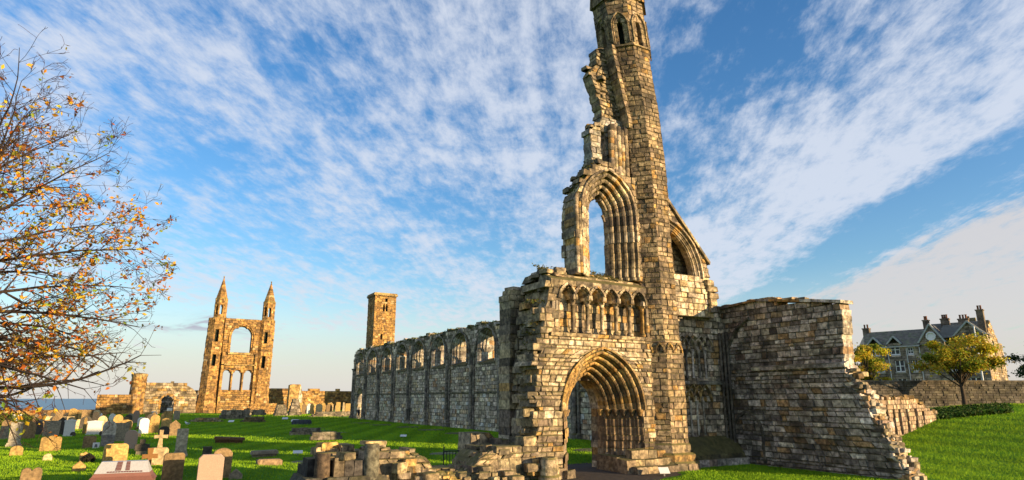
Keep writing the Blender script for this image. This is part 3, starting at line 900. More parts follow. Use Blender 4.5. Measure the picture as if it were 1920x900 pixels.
def core_at(x, y):
    i, j = int(x // CELL), int(y // (CELL * .8))
    best = sorted(((x - q[0]) ** 2 + (y - q[1]) ** 2, q) for q in (seed(i + a, j + b) for a in (-1, 0, 1) for b in (-1, 0, 1)))[:2]
    d1, d2 = sqrt(best[0][0]), sqrt(best[1][0])
    gap = min(1, (d2 - d1) / .10)
    front = min(1.0, max(0.0, (y - 21.86) / .30)); back = min(1, max(0, (24.1 - y) / .35))
    prof_ = front ** .55 * back
    z = (ltop(x) + .02) * prof_ - .08
    z += (best[0][1][2] * (.4 + .6 * front) - .07 * (1 - gap)) * (1 if z > .05 else .3)
    c = best[0][1][3]
    return z, (tuple(q * .55 for q in c) if gap < .35 else c)
G = .07
gx0, gx1, gy0, gy1 = 7.3, 13.9, 21.8, 24.1
nxg, nyg = int((gx1 - gx0) / G), int((gy1 - gy0) / G)
hv, hc = [], []
for j in range(nyg + 1):
    for i in range(nxg + 1):
        z, c = core_at(gx0 + i * G, gy0 + j * G)
        hv.append((gx0 + i * G + rc.uniform(-.012, .012), gy0 + j * G + rc.uniform(-.012, .012), z)); hc.append(c)
base_i = len(mb.v)
mb.v.extend(hv)
for j in range(nyg):
    for i in range(nxg):
        a_ = j * (nxg + 1) + i
        mb.f.append(tuple(base_i + q for q in (a_, a_ + 1, a_ + nxg + 2, a_ + nxg + 1))); mb.c.append(hc[a_]); mb.sm.append(False)
rock(mb, 6.05, 23.5, 1.25, .62, .5, .26, rng, (.48, .32, .12), .2)
lw = mb.build('wall', M['front'], LW)
mb = MB()
PAL_BLK = pal_mix([(3, (.05, .05, .054)), (2, (.08, .078, .076)), (1, (.13, .11, .085))])  # stained stone, darkened further to paint in the shade of its unlit face
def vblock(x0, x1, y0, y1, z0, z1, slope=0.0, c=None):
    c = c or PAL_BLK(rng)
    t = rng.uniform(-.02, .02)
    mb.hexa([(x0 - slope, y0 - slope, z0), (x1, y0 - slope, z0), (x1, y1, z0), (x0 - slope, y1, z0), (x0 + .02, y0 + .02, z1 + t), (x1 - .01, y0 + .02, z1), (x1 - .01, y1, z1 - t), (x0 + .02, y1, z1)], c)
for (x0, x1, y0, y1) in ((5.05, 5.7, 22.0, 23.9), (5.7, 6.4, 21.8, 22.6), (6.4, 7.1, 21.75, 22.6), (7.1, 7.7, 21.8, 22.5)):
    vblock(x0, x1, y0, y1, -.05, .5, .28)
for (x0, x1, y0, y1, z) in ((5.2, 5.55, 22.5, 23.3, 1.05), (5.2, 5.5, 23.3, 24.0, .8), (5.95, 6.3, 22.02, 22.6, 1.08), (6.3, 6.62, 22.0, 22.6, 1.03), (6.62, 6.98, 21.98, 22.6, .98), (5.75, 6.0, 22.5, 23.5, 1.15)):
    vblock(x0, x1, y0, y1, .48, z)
mb.lathe(5.62, 22.25, [(.26, .45), (.26, .8), (.25, .82), (.25, 1.24), (.22, 1.27)], (.10, .075, .055), 12)
mb.lathe(7.2, 22.0, [(.27, -.05), (.27, .5), (.26, .52), (.26, 1.0), (.255, 1.02), (.25, 1.48), (.22, 1.5)], (.15, .15, .12), 12)
mb.box((7.0, 22.1, 1.45), (7.75, 22.75, 1.57), (.44, .36, .2))
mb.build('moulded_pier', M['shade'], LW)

ST = MB()
rng = random.Random(33)
Pst = plane(0, 24.3, 0, 1, 0)
masonry(ST, Pst, lambda u, v: v < 1.3 or u < 13.0, 12.1, 13.5, 0, 1.62, 1.2, rng, PAL_FRONT, ch=(.34, .42), ln=(.45, .7), jit=.04, rag=.03)
o = ST.build('pier_stump', M['front'], loc=(12.5, 24.8, 0))
tag(o, 'square stump of broken stone pier standing behind the low ruined wall next to the railing', 'ruined pier')

# ------------------------------------------------------------------ south wall of the nave
rng = random.Random(41)
NW = thing('nave_wall', 'long mossy topped nave wall with a row of pointed windows and dark wall shafts', 'ruined wall', (30, 62, 0))
Pn = plane(29.5, 101.5, 0, 0, -1)
WINS = [3.9, 9.86, 16.15, 21.96, 27.67, 33.67, 39.34, 45.45, 51.4]
NH, NR, NS, NSILL = 1.15, 1.5, 8.0, 6.55
def nav_out(u, v):      # splayed opening on the inner face
    for c in WINS:
        if abs(u - c) < 2 and v > NSILL and in_arch(u - c, v - NS, NH + .5, NR + .45): return True
    return abs(u - 4.4) < 2 and in_arch(u - 4.4, v - 3.2, 1.35, 1.36)
def nav_in(u, v):
    for c in WINS:
        if abs(u - c) < 2 and v > NSILL + .3 and in_arch(u - c, v - NS, NH, NR): return True
    return abs(u - 4.4) < 2 and in_arch(u - 4.4, v - 3.2, 1.1, 1.12)
ntop = lambda u: (10.25 if u < 64.5 else 7.9) + .12 * sin(u * .9) + .08 * sin(u * 2.3 + 1) - (1.2 - u if u < 1.2 else 0) * .7
def col_nave(u, v, c, r):
    c = (c[0] * 1.38, c[1] * 1.24, c[2] * 1.06)
    if v > 9.3 and r.random() < .5: return (.16, .15, .10)
    if v < 3.6 and r.random() < .3: return tuple(min(.6, q * 1.35) for q in c)
    return c
mb = MB()
masonry(mb, Pn, lambda u, v: v < ntop(u) and not nav_out(u, v), 0, 77, 0, 10.6, .8, rng, PAL_NAVE, ch=(.30, .46), ln=(.4, .95), jit=.035, du=.05, colf=col_nave, ragf=lambda u, v, s: .25 if u < 1 else .02)
masonry(mb, Pn, lambda u, v: v < ntop(u) - .1 and not nav_in(u, v), 0, 77, 0, 10.5, .8, rng, PAL_NAVE, ch=(.34, .5), ln=(.5, 1.1), jit=.03, du=.05, d0=.85, ragf=lambda u, v, s: .02)
for k in range(230):      # loose topping stones and turf clods
    u = rng.uniform(0.2, 60)
    rock(mb, 29.5 + rng.uniform(.1, 1.5), 101.5 - u, ntop(u) - .12, rng.uniform(.3, .9), rng.uniform(.3, .9), rng.uniform(.15, .42), rng, (.10, .105, .045) if rng.random() < .6 else PAL_NAVE(rng), rng.uniform(-.6, .6))
nw = mb.build('wall', M['nave'], NW)
win_prof = [(.72, .0), (.71, -.12), (.58, -.13), (.52, .0), (.46, -.02), (.36, .10), (.34, .26), (.20, .30), (.18, .52), (.05, .60), (.0, .86), (.0, 1.2)]
for c in WINS:
    mb = MB()
    arch_ring(mb, Pn, c, NS, NH, NR, win_prof, rng, PAL_NAVE, nv=9, k=.95, jamb_bottom=NSILL, jit=.015, rows=.4)
    u0, u1 = c - NH - .55, c + NH + .55
    mb.hexa([Pn(u0, NSILL - .25, -.08), Pn(u1, NSILL - .25, -.08), Pn(u1, NSILL - .25, 1.0), Pn(u0, NSILL - .25, 1.0), Pn(u0, NSILL - .12, -.1), Pn(u1, NSILL - .12, -.1), Pn(u1, NSILL + .35, 1.0), Pn(u0, NSILL + .35, 1.0)], (.14, .13, .09))
    w_ = mb.build('window', M['nave'], NW)
    mb = MB()
    for (off, z1) in ((-.42, 8.5), (.40, 9.0)):       # surviving mullions
        if rng.random() < .35: z1 -= rng.uniform(.8, 1.4)
        x, y, _ = Pn(c + off, 0, 1.05)
        mb.box((x - .15, y - .085, NSILL + .2), (x + .15, y + .085, z1), PAL_GOLD(rng))
        mb.tube([Pn(c + off, z1 - .1, 1.05), Pn(c + off * .8 + .15, z1 + .3, 1.05), Pn(c + off * .4 + .2, z1 + .55, 1.05)], [.09, .08, .05], PAL_GOLD(rng), 5)
    mb.build('mullion', M['nave'], w_)
mb = MB()
bays = [.9] + [(a + b) / 2 for a, b in zip(WINS[:-1], WINS[1:])] + [54.5, 60.3]
PAL_SH = pal_mix([(3, (.22, .20, .175)), (1.5, (.33, .29, .24)), (1, (.13, .12, .11))])
for b in bays:
    for off, r_ in ((-.42, .13), (0, .19), (.42, .13)):
        x, y, _ = Pn(b + off, 0, -.08 - (.1 if off == 0 else 0))
        z = 0.0
        while z < 7.3:
            h = min(rng.uniform(.6, 1.1), 7.4 - z); c = PAL_SH(rng)
            mb.lathe(x, y, [(r_, z), (r_, z + h)], c, 7, cap=False)
            z += h
        mb.lathe(x, y, [(r_, 7.1), (r_ * 1.2, 7.15), (r_ * 1.1, 7.2), (r_ * 1.9, 7.45), (r_ * 1.9, 7.52)], PAL_SH(rng), 7)
        mb.lathe(x, y, [(r_ * 2, 0), (r_ * 2, .3), (r_ * 1.2, .45)], PAL_SH(rng), 7)
mb.build('wall_shaft', M['nave'], nw)
mb = MB()
for c in WINS:
    arch_ring(mb, Pn, c, 7.45, 2.28, 2.35, [(.2, .05), (.2, -.16), (.1, -.20), (0, -.14), (0, .05)], rng, PAL_SH, nv=9, jit=.01)
mb.build('vault_rib', M['nave'], nw)
mb = MB(); u = .5
while u < 64:
    l = rng.uniform(.7, 1.2)
    if not (2.9 < u + l / 2 < 5.9):
        mb.hexa([Pn(u, 3.52, -.10), Pn(u + l, 3.52, -.10), Pn(u + l, 3.52, .1), Pn(u, 3.52, .1), Pn(u, 3.62, -.14), Pn(u + l, 3.62, -.14), Pn(u + l, 3.72, .1), Pn(u, 3.72, .1)], PAL_SH(rng))
    u += l
mb.build('string_course', M['nave'], nw)
mb = MB()
arch_ring(mb, Pn, 4.4, 3.2, 1.1, 1.12, [(.42, .0), (.40, -.12), (.28, -.14), (.24, .02), (.1, .3), (0, .86), (0, 1.66)], rng, PAL_NAVE, nv=8, jamb_bottom=0, jit=.015, rows=.4)
mb.build('side_doorway', M['nave'], NW)

# ------------------------------------------------------------------ octagon helper for the far towers
def oct_face(k, cxf, cyf, sf):
    a = radians(-90 - 45 * k)
    nx, ny = cos(a), sin(a); ux, uy = -ny, nx
    def Pf(u, v, w):
        s = sf(v); ap = 1.2071 * s - w
        return (cxf(v) + nx * ap + ux * u * s, cyf(v) + ny * ap + uy * u * s, v)
    return Pf

# ------------------------------------------------------------------ east gable with its two pinnacles
rng = random.Random(51)
EG = thing('east_gable', 'golden ruined east gable with twin spired turrets and a large empty arched window', 'church ruin', (18.5, 152, 0))
Pe = plane(0, 150.6, 0, 1, 0)
def eg_open(u, v):
    if v > 12.5 and in_arch(u - 18.65, v - 16.3, 2.05, 2.06): return True
    for c in (16.35, 18.5, 20.7):
        if v > 4.9 and in_arch(u - c, v - 8.0, .86, .9): return True
    return False
mb = MB()
masonry(mb, Pe, lambda u, v: v < 19.9 - .12 * sin(u * 2) and not eg_open(u, v), 15.0, 22.2, 0, 20.0, 1.7, rng, PAL_GOLD, ch=(.38, .6), ln=(.6, 1.2), jit=.06, du=.06, cd=.06, ci=.04, rag=0)
eg = mb.build('wall', M['gable'], EG)
mb = MB()
arch_ring(mb, Pe, 18.65, 16.3, 2.05, 2.06, [(.55, .0), (.53, -.2), (.38, -.22), (.30, .05), (.12, .1), (.08, .4), (0, .5), (0, 1.72)], rng, PAL_GOLD, nv=9, jamb_bottom=12.5, jit=.03, rows=.5)
mb.box((16.2, 150.25, 12.25), (21.1, 150.7, 12.5), (.4, .3, .14))
mb.build('great_window', M['gable'], EG)
for c in (16.35, 18.5, 20.7):
    mb = MB()
    arch_ring(mb, Pe, c, 8.0, .86, .9, [(.3, .0), (.28, -.15), (.15, -.16), (.1, .05), (.03, .3), (0, .5), (0, 1.72)], rng, PAL_GOLD, nv=7, jamb_bottom=4.9, jit=.03, rows=.5)
    mb.build('round_window', M['gable'], EG)
mb = MB()
for (x, z0, z1, w_) in ((15.35, 0, 12.0, .5), (22.0, 0, 12, .5), (17.42, 4.6, 8.2, .28), (19.6, 4.6, 8.2, .28)):
    z = z0
    while z < z1:
        h = rng.uniform(.5, .9)
        mb.hexa([(x - w_ / 2, 150.2, z), (x + w_ / 2, 150.2, z), (x + w_ / 2, 150.7, z), (x - w_ / 2, 150.7, z), (x - w_ / 2, 150.2, z + h), (x + w_ / 2, 150.2, z + h), (x + w_ / 2, 150.7, z + h), (x - w_ / 2, 150.7, z + h)], PAL_GOLD(rng))
        z += h
mb.box((15.1, 150.2, 9.9), (22.0, 150.62, 10.15), (.36, .27, .12))
mb.build('pilaster', M['gable'], eg)
for side, (tx, topz, lan) in enumerate(((13.55, 29.2, 13.95), (23.55, 28.9, 24.0))):
    tb = MB()
    cxf = lerp_tab([(0, tx - .1), (20, tx + .15), (30, lan)]); cyf = lambda v: 152.3
    sf = lerp_tab([(0, 1.95), (3.0, 1.72), (3.3, 1.62), (20, 1.5)])
    for k in (-1, 0, 1, 2):
        Pf = oct_face(k, cxf, cyf, sf)
        def solid(u, v, k=k):
            if k == 0:
                for zc in (10.9, 16.1):
                    if abs(u + .03) < .22 and abs(v - zc) < 1.15: return False
            return True
        masonry(tb, Pf, solid, -.5, .5, 0, 20.0, .5, rng, PAL_GOLD, ch=(.4, .6), ln=(.45, .8), jit=.05, rag=0, du=.02, cd=.05, ci=.015)
    trt = tb.build('stair_turret', M['gable'], EG)
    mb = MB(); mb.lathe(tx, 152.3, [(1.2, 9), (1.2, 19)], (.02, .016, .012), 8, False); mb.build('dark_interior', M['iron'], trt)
    lb = MB()
    sf2 = lambda v: 1.02
    cx2 = lerp_tab([(19, lan), (30, lan)])
    for k in range(8):
        Pf = oct_face(k, cx2, cyf, sf2)
        masonry(lb, Pf, lambda u, v, k=k: not (k in (0, 1, 4, 5) and in_arch(u, v - 22.7, .26, .3) and v > 20.8), -.5, .5, 20.0, 24.2, .3, rng, PAL_GOLD, ch=(.35, .5), ln=(.3, .6), jit=.03, rag=0, du=.02, cd=.03, ci=.01)
    lb.lathe(lan, 152.3, [(1.55, 19.9), (1.6, 20.1), (1.35, 20.3)], (.40, .28, .10), 8, False, rot=pi / 8)
    lb.lathe(lan, 152.3, [(1.3, 24.1), (1.38, 24.3), (1.22, 24.5)], (.36, .28, .10), 8, False, rot=pi / 8)
    z, r_ = 24.4, 1.2
    while z < topz:
        z2 = min(z + .5, topz); r2_ = 1.2 * (topz + .1 - z2) / (topz + .1 - 24.4)
        lb.lathe(lan, 152.3, [(r_ + .03, z), (r_ + .02, z + .03), (r2_, z2)], PAL_GOLD(rng), 8, False, rot=pi / 8)
        z, r_ = z2, r2_
    lb.lathe(lan, 152.3, [(.1, topz - .1), (.16, topz + .05), (.05, topz + .25)], (.38, .28, .1), 6)
    lb.build('pinnacle', M['gable'], EG)

# ------------------------------------------------------------------ square tower beyond the nave wall
rng = random.Random(61)
RT = thing('square_tower', 'tall plain square stone tower with twin belfry window rising behind the nave wall', 'tower', (55.7, 168, 0))
mb = MB()
Pw_ = plane(0, 165, 0, 1, 0); Pnn = plane(52.7, 171.0, 0, 0, -1)
def rw(u, v):
    if in_arch(abs(u - 55.7) - .38, v - 27.4, .26, .3) and v > 25.6: return False
    if abs(u - 55.9) < .3 and 28.6 < v < 29.5: return False
    if abs(u - 55.0) < .25 and 18.3 < v < 19.6: return False
    return True
masonry(mb, Pw_, rw, 52.7, 58.7, 0, 30.1, .6, rng, PAL_GOLD, ch=(.4, .6), ln=(.6, 1.1), jit=.04, rag=0, du=.06, cd=.05, ci=.03)
masonry(mb, Pnn, lambda u, v: not (in_arch(abs(u - 3) - .38, v - 27.4, .26, .3) and v > 25.6), 0, 6.0, 0, 30.1, .6, rng, PAL_GOLD, ch=(.4, .6), ln=(.6, 1.1), jit=.04, rag=0, du=.06, cd=.05, ci=.03)
mb.box((58.1, 165.6, 0), (58.7, 171, 30.1), (.36, .26, .12)); mb.box((53.3, 170.4, 0), (58.1, 171, 30.1), (.36, .26, .12))
rt = mb.build('shaft', M['gable'], RT)
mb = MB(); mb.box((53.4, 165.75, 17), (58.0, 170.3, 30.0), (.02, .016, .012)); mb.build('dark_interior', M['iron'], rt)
mb = MB()
mb.box((52.35, 164.65, 30.1), (59.05, 171.35, 30.45), (.34, .25, .12)); mb.box((52.5, 164.8, 30.45), (58.9, 171.2, 30.8), (.38, .27, .12))
for i in range(16):
    x = 52.75 + i * .39
    mb.box((x - .09, 164.72, 29.8), (x + .09, 164.98, 30.1), (.30, .21, .1)); mb.box((52.42, 165.1 + i * .385, 29.8), (52.68, 165.28 + i * .385, 30.1), (.30, .21, .1))
mb.build('parapet', M['gable'], RT)

# ------------------------------------------------------------------ precinct walls round the churchyard
rng = random.Random(71)
def far_wall(name, label, cat, x0, y0, x1, y1, topf, th, pal=PAL_GOLD, openf=None, ch=(.4, .62), ln=(.6, 1.3), z0=-.3, mat='far', rag=.0, jit=.06):
    d = Vector((x1 - x0, y1 - y0)); ln_ = d.length; d /= ln_
    Pp = plane(x0, y0, 0, d.x, d.y)
    mb = MB()
    zt = max(topf(i * ln_ / 50) for i in range(51))
    masonry(mb, Pp, lambda u, v: v < topf(u) and not (openf and openf(u, v)), 0, ln_, z0, zt + .1, th, rng, pal, ch=ch, ln=ln, jit=jit, du=.08, cd=.06, ci=.04, rag=rag)
    o = mb.build(name, M[mat], loc=((x0 + x1) / 2, (y0 + y1) / 2, 0))
    tag(o, label, cat)
    return Pp
far_wall('precinct_wall', 'long low golden wall along the sea edge behind the left gravestones', 'boundary wall', -75, 112, -4.8, 117, lambda u: 1.22 + .06 * sin(u), .6)
far_wall('precinct_wall', 'plain golden wall with flat top joining the left side of the round tower', 'boundary wall', -6.4, 150, -.6, 150, lambda u: 3.65, .8)
o = MB()
cxt = lambda v: .3 + .0 * v; cyt = lambda v: 151.0
z = -.2
while z < 7.6:
    h = min(rng.uniform(.35, .55), 7.7 - z)
    n = 14
    for k in range(n):
        a0, a1 = 2 * pi * k / n + z, 2 * pi * (k + 1) / n + z
        r_ = 1.5 - .02 * z + rng.uniform(-.03, .03)
        q = [(.3 + r_ * cos(a), 151 + r_ * sin(a), zz) for zz in (z, z + h) for a in (a0 + .01, (a0 + a1) / 2, a1 - .01)]
        o.add(q, [(0, 1, 4, 3), (1, 2, 5, 4)], PAL_GOLD(rng))
    z += h
o.lathe(.3, 151, [(1.4, 7.2), (1.5, 7.6), (1.5, 7.75), (1.2, 7.9), (.2, 8.0)], (.3, .22, .11), 14)
tag(o.build('round_tower', M['far'], loc=(.3, 151, 0)), 'squat round golden wall tower with flat top left of the east gable', 'tower')
topa = lambda u: lerp_tab([(0, 6.1), (6.0, 6.25), (7.2, 6.0), (8.0, 5.3), (8.8, 4.8), (9.5, 3.9)])(u) + .1 * sin(u * 3)
Pa = far_wall('ruined_wall', 'broken wall with a round archway between the round tower and the east gable', 'ruined wall', 1.6, 150.3, 11.1, 150.3, topa, 1.6, PAL_RUB, openf=lambda u, v: in_arch(u - 4.25, v - 2.4, 1.2, 1.25), rag=.1)
mb = MB()
arch_ring(mb, Pa, 4.25, 2.4, 1.2, 1.25, [(.35, -.05), (0, -.04), (0, 1.6)], rng, PAL_GOLD, nv=7, jamb_bottom=0, jit=.04, rows=.5)
mb.build('archway', M['far'], bpy.data.objects['ruined_wall'])
far_wall('ruined_wall', 'dark far wall in shade seen low between the broken archway wall and the east gable', 'ruined wall', 2.5, 158.0, 16, 158, lambda u: 4.4 + u * .06, .8, PAL_DARK)
far_wall('precinct_wall', 'long golden precinct wall behind the middle gravestones between the gable and the nave', 'boundary wall', 27.5, 178, 62, 178, lambda u: 5.4 - .01 * u + .08 * sin(u), .8)
mb = MB()
mb.prism([(33.6, 0), (37.2, 0), (37.05, 3.5), (36.3, 6.5), (34.2, 6.5), (33.7, 6.3)], lambda u, v, d: (u, 171 + d, v), 0, 2.0, (.38, .26, .11))
mb.prism([(35.6, 0), (37.0, 0), (36.9, 3.4), (36.28, 6.1)], lambda u, v, d: (u, 171 + d, v), -.06, .0, (.75, .70, .58))
tag(mb.build('burial_enclosure', M['far'], loc=(35.4, 172, 0)), 'tall golden stump of masonry with a bright white sloping side against the precinct wall', 'ruin')
mb = MB()
masonry(mb, plane(0, 120.5, 0, 1, 0), lambda u, v: v < 5.6 - abs(u - 37.7) * 2, 36.6, 38.8, 0, 5.7, 1.2, rng, PAL_GOLD, ch=(.4, .6), ln=(.5, .9), rag=.1)
tag(mb.build('wall_fragment', M['far'], loc=(37.7, 121, 0)), 'pointed golden wall fragment just left of the nave wall end', 'ruin')

# ------------------------------------------------------------------ ground, path and sea
def sst(x, a, b):
    t = min(1, max(0, (x - a) / (b - a))); return t * t * (3 - 2 * t)
def ground_z(x, y):
    z = 0.0
    fw, rt_ = x * .5 + y * .866, x * .866 - y * .5
    z += 2.0 * sst(rt_, 17, 46) * sst(fw, 14, 34) * sst(fw, 200, 150) + .5 * sst(fw, 54, 59) * sst(rt_, 22, 30)
    z += .10 * sin(x * .35 + 1) * sin(y * .28) * sst(y, 26, 34) * sst(x, 20, 8)
    z += .22 * math.exp(-(((x - 2) / 5) ** 2 + ((y - 31) / 2.5) ** 2))
    z -= 13.5 * sst(y + x * .05, 121, 136) * sst(x, -4.4, -12)
    z -= 13.5 * sst(y, 190, 230)
    return z
me = bpy.data.meshes.new('grass_ground')
xs = [-3000, -1200, -500, -250, -160] + [-120 + i * 3 for i in range(27)] + [-39 + i * 1.0 for i in range(120)] + [82 + i * 5 for i in range(20)] + [200, 300, 500, 900]
ys = [-400, -200, -120] + [-80 + i * 5 for i in range(17)] + [2 + i * 1.0 for i in range(110)] + [113 + i * 2.5 for i in range(50)] + [245, 300]
vv = [(x, y, ground_z(x, y)) for y in ys for x in xs]
nx = len(xs)
ff = [(j * nx + i, j * nx + i + 1, (j + 1) * nx + i + 1, (j + 1) * nx + i) for j in range(len(ys) - 1) for i in range(nx - 1)]
me.from_pydata(vv, [], ff)
me.polygons.foreach_set('use_smooth', [True] * len(ff))
gm, t, b = new_mat('mown_grass')
geo = N(t, 'ShaderNodeNewGeometry'); GP = geo.outputs['Position']
sepg = N(t, 'ShaderNodeSeparateXYZ'); L(t, GP, sepg.inputs[0])
n1 = noise(t, GP, .5, 5, .6); n2 = noise(t, GP, 7, 5, .7); n3 = noise(t, GP, .12, 3, .5)
st = math_n(t, 'SINE', math_n(t, 'ADD', math_n(t, 'MULTIPLY', sepg.outputs[0], 2.0), math_n(t, 'MULTIPLY', sepg.outputs[1], -1.05)))
gcol = mix_c(t, smooth(t, n1, .3, .7), (.075, .25, .010), (.115, .33, .012))
gcol = mix_c(t, math_n(t, 'MULTIPLY', smooth(t, n2, .35, .75), .5), gcol, (.16, .36, .015))
gcol = mix_c(t, math_n(t, 'MULTIPLY', smooth(t, n3, .45, .7), .35), gcol, (.14, .30, .010))
gcol = mix_c(t, 1.0, gcol, mix_c(t, smooth(t, st, -.6, .6), (.82, .84, .8), (1.15, 1.13, 1.1)), 'MULTIPLY')
L(t, gcol, b.inputs['Base Color']); b.inputs['Roughness'].default_value = .95
b.inputs['Specular IOR Level'].default_value = .1
bp = N(t, 'ShaderNodeBump', in_Strength=1.0, in_Distance=.35)
hh = noise(t, GP, 9, 6, .75)
L(t, hh, bp.inputs['Height']); L(t, bp.outputs[0], b.inputs['Normal'])
me.materials.append(gm)
go = bpy.data.objects.new('grass_ground', me); COL.objects.link(go); go['kind'] = 'structure'

seam, t, b = new_mat('sea_water')
b.inputs['Base Color'].default_value = (.05, .13, .20, 1); b.inputs['Roughness'].default_value = .35
geo = N(t, 'ShaderNodeNewGeometry')
bp = N(t, 'ShaderNodeBump', in_Strength=.5, in_Distance=.6)
L(t, noise(t, geo.outputs['Position'], .12, 6, .6), bp.inputs['Height']); L(t, bp.outputs[0], b.inputs['Normal'])
mb = MB(); mb.add([(-40000, 60, -12.5), (40000, 60, -12.5), (40000, 50000, -12.5), (-40000, 50000, -12.5)], [(0, 1, 2, 3)])
o = mb.build('sea', seam); o['kind'] = 'structure'
# trodden earth through the doorway
pm = plain_mat('bare_earth', (.05, .042, .035), .95, .45, 3.0, .05)
rng = random.Random(77)
mb = MB()
pts = []
for i in range(40):
    a = 2 * pi * i / 40
    r = 1 + .10 * sin(3 * a + 1) + .06 * sin(7 * a)
    pts.append((16.9 + 3.3 * r * cos(a), 21.3 + 2.1 * r * sin(a)))
mb.add([(x, y, ground_z(x, y) + .006) for x, y in pts], [tuple(range(40))])
pts = [(15.2, 22), (19, 22), (19.3, 24.5), (20.2, 26), (15.8, 26), (15.4, 24.5)]
mb.add([(x, y, ground_z(x, y) + .010) for x, y in pts], [tuple(range(len(pts)))])
o = mb.build('earth_path', pm); o['kind'] = 'structure'

# ------------------------------------------------------------------ gravestones
NEAR_STONES = [
    (-6.49, 53.79, 0.8, 1.59, 'slab_base', 'silver', 'tall pale grey flat topped headstone on stepped base at the far left edge'),
    (-8.04, 60.92, 0.67, 0.96, 'slab_base', 'grey', 'short grey square headstone cut by the left picture edge'),
    (-11.33, 87.03, 0.96, 0.84, 'round', 'brown', 'small brown round topped headstone behind the grey one at the left edge'),
    (-6.6, 60.8, 0.91, 1.28, 'round', 'brown', 'plain brown round topped headstone right of the tall pale grey one'),
    (-6.77, 68.23, 0.67, 1.23, 'gothic', 'dark', 'dark pointed headstone next to the plain brown round topped one'),
    (-6.66, 73.13, 0.82, 1.23, 'round', 'gold', 'tan round headstone standing behind the wide grey square one'),
    (-5.46, 63.99, 1.1, 1.24, 'flat', 'grey', 'wide grey brown square headstone behind the golden triple topped stone'),
    (-4.99, 66.29, 0.71, 1.51, 'gable', 'dark', 'dark steep gabled headstone beside the white pedestal stone'),
    (-4.0, 47.83, 1.04, 0.92, 'triple', 'gold', 'golden headstone with three lobed top leaning at the edge of the sunny strip'),
    (-4.28, 64.14, 0.82, 1.35, 'cornice', 'white', 'narrow bright white tablet headstone with moulded top'),
    (-2.7, 66.81, 1.18, 1.21, 'cornice', 'white', 'wide bright white tablet headstone with moulded top'),
    (-5.18, 44.38, 0.57, 0.56, 'round', 'gold', 'small sunlit round headstone in the bright strip near the left edge'),
    (-3.4, 40.23, 0.4, 0.36, 'stub', 'cream', 'tiny pale sunlit stump of a headstone on the bright grass'),
    (-1.8, 39.31, 0.45, 0.49, 'triple', 'gold', 'small golden lobed headstone with a dark bush at its foot'),
    (-1.64, 32.63, 0.46, 0.46, 'gable', 'gold', 'small golden headstone with carved panel just left of the polished tomb'),
    (-2.11, 48.64, 0.69, 0.77, 'shoulder', 'brown', 'weathered tan headstone with a small white plaque leaning on its base'),
    (-1.17, 49.11, 0.74, 1.63, 'gothic', 'silver', 'tall pale pointed headstone with darker lower half, right of the white tablets'),
    (-0.57, 54.58, 0.98, 1.32, 'flat', 'grey', 'tall plain grey headstone between the pale pointed one and the mottled one'),
    (-0.5, 38.55, 1.06, 0.92, 'shoulder', 'gold', 'large sunlit golden headstone with rounded shoulders behind the polished tomb'),
    (0.1, 46.4, 0.68, 1.13, 'round', 'pink', 'mottled pinkish grey round headstone left of the dark squat stone'),
    (0.68, 42.55, 0.74, 0.87, 'crosshead', 'dark', 'squat black three armed headstone on a stone foot'),
    (2.3, 58.7, 0.75, 0.98, 'round', 'dark', 'black blunt headstone just above the cream cross'),
    (3.21, 62.46, 0.81, 1.36, 'gable', 'brown', 'tall brown headstone with peaked top left of the plain pale slab'),
    (2.52, 40.69, 0.7, 1.5, 'slab_base', 'silver', 'tall plain pale grey slab headstone on low base facing the open lawn'),
    (1.53, 27.67, 0.7, 1.03, 'shoulder', 'brown', 'large rough brown headstone in the foreground left of the pink one'),
    (3.82, 40.34, 0.47, 0.52, 'flat', 'dark', 'small dark square headstone peeping out behind the pink one'),
    (2.62, 25.87, 0.83, 1.1, 'clipped', 'pink', 'smooth pink headstone with clipped corners in the foreground'),
    (3.2, 27.8, 0.69, 1.13, 'round', 'brown', 'brown round headstone with sunlit rim behind the pink one'),
    (3.67, 27.34, 0.47, 0.41, 'gable', 'grey', 'small grey pointed headstone with dark niche right of the pink one'),
    (-2.88, 29.37, 0.63, 0.58, 'twin', 'brown', 'low twin lobed brown headstone at the bottom left on the grass'),
    (1.19, 74.39, 0.52, 0.88, 'flat', 'silver', 'narrow pale upright headstone with dark groove'),
    (1.96, 77.94, 0.88, 1.68, 'obelisk', 'brown', 'tall dark tapering pillar stone in the back rows near the archway'),
    (3.58, 84.68, 0.85, 1.02, 'round', 'grey', 'mid grey round headstone left of the peaked brown one'),
    (-0.31, 75.26, 0.84, 0.93, 'round', 'brown', 'brown round headstone above the mottled pinkish one'),
    (0.6, 72.3, 0.46, 0.37, 'stub', 'dark', 'tiny black stump among the back headstones'),
    (2.01, 68.12, 0.53, 0.21, 'stub', 'dark', 'low dark lump of stone on the grass left of the black blunt headstone'),
    (0.64, 63.04, 0.35, 0.32, 'stub', 'dark', 'small black stone above the squat three armed one'),
    (-3.98, 63.97, 0.39, 0.39, 'disc', 'dark', 'small dark round disc stone at the foot of the narrow white tablet'),
    (-2.0, 63.68, 0.39, 0.48, 'disc', 'dark', 'small black round stone squeezed between the wide white tablet and the pale pointed headstone'),
    (-1.05, 59.84, 0.37, 0.85, 'flat', 'dark', 'slim black stone right of the pale pointed headstone'),
]
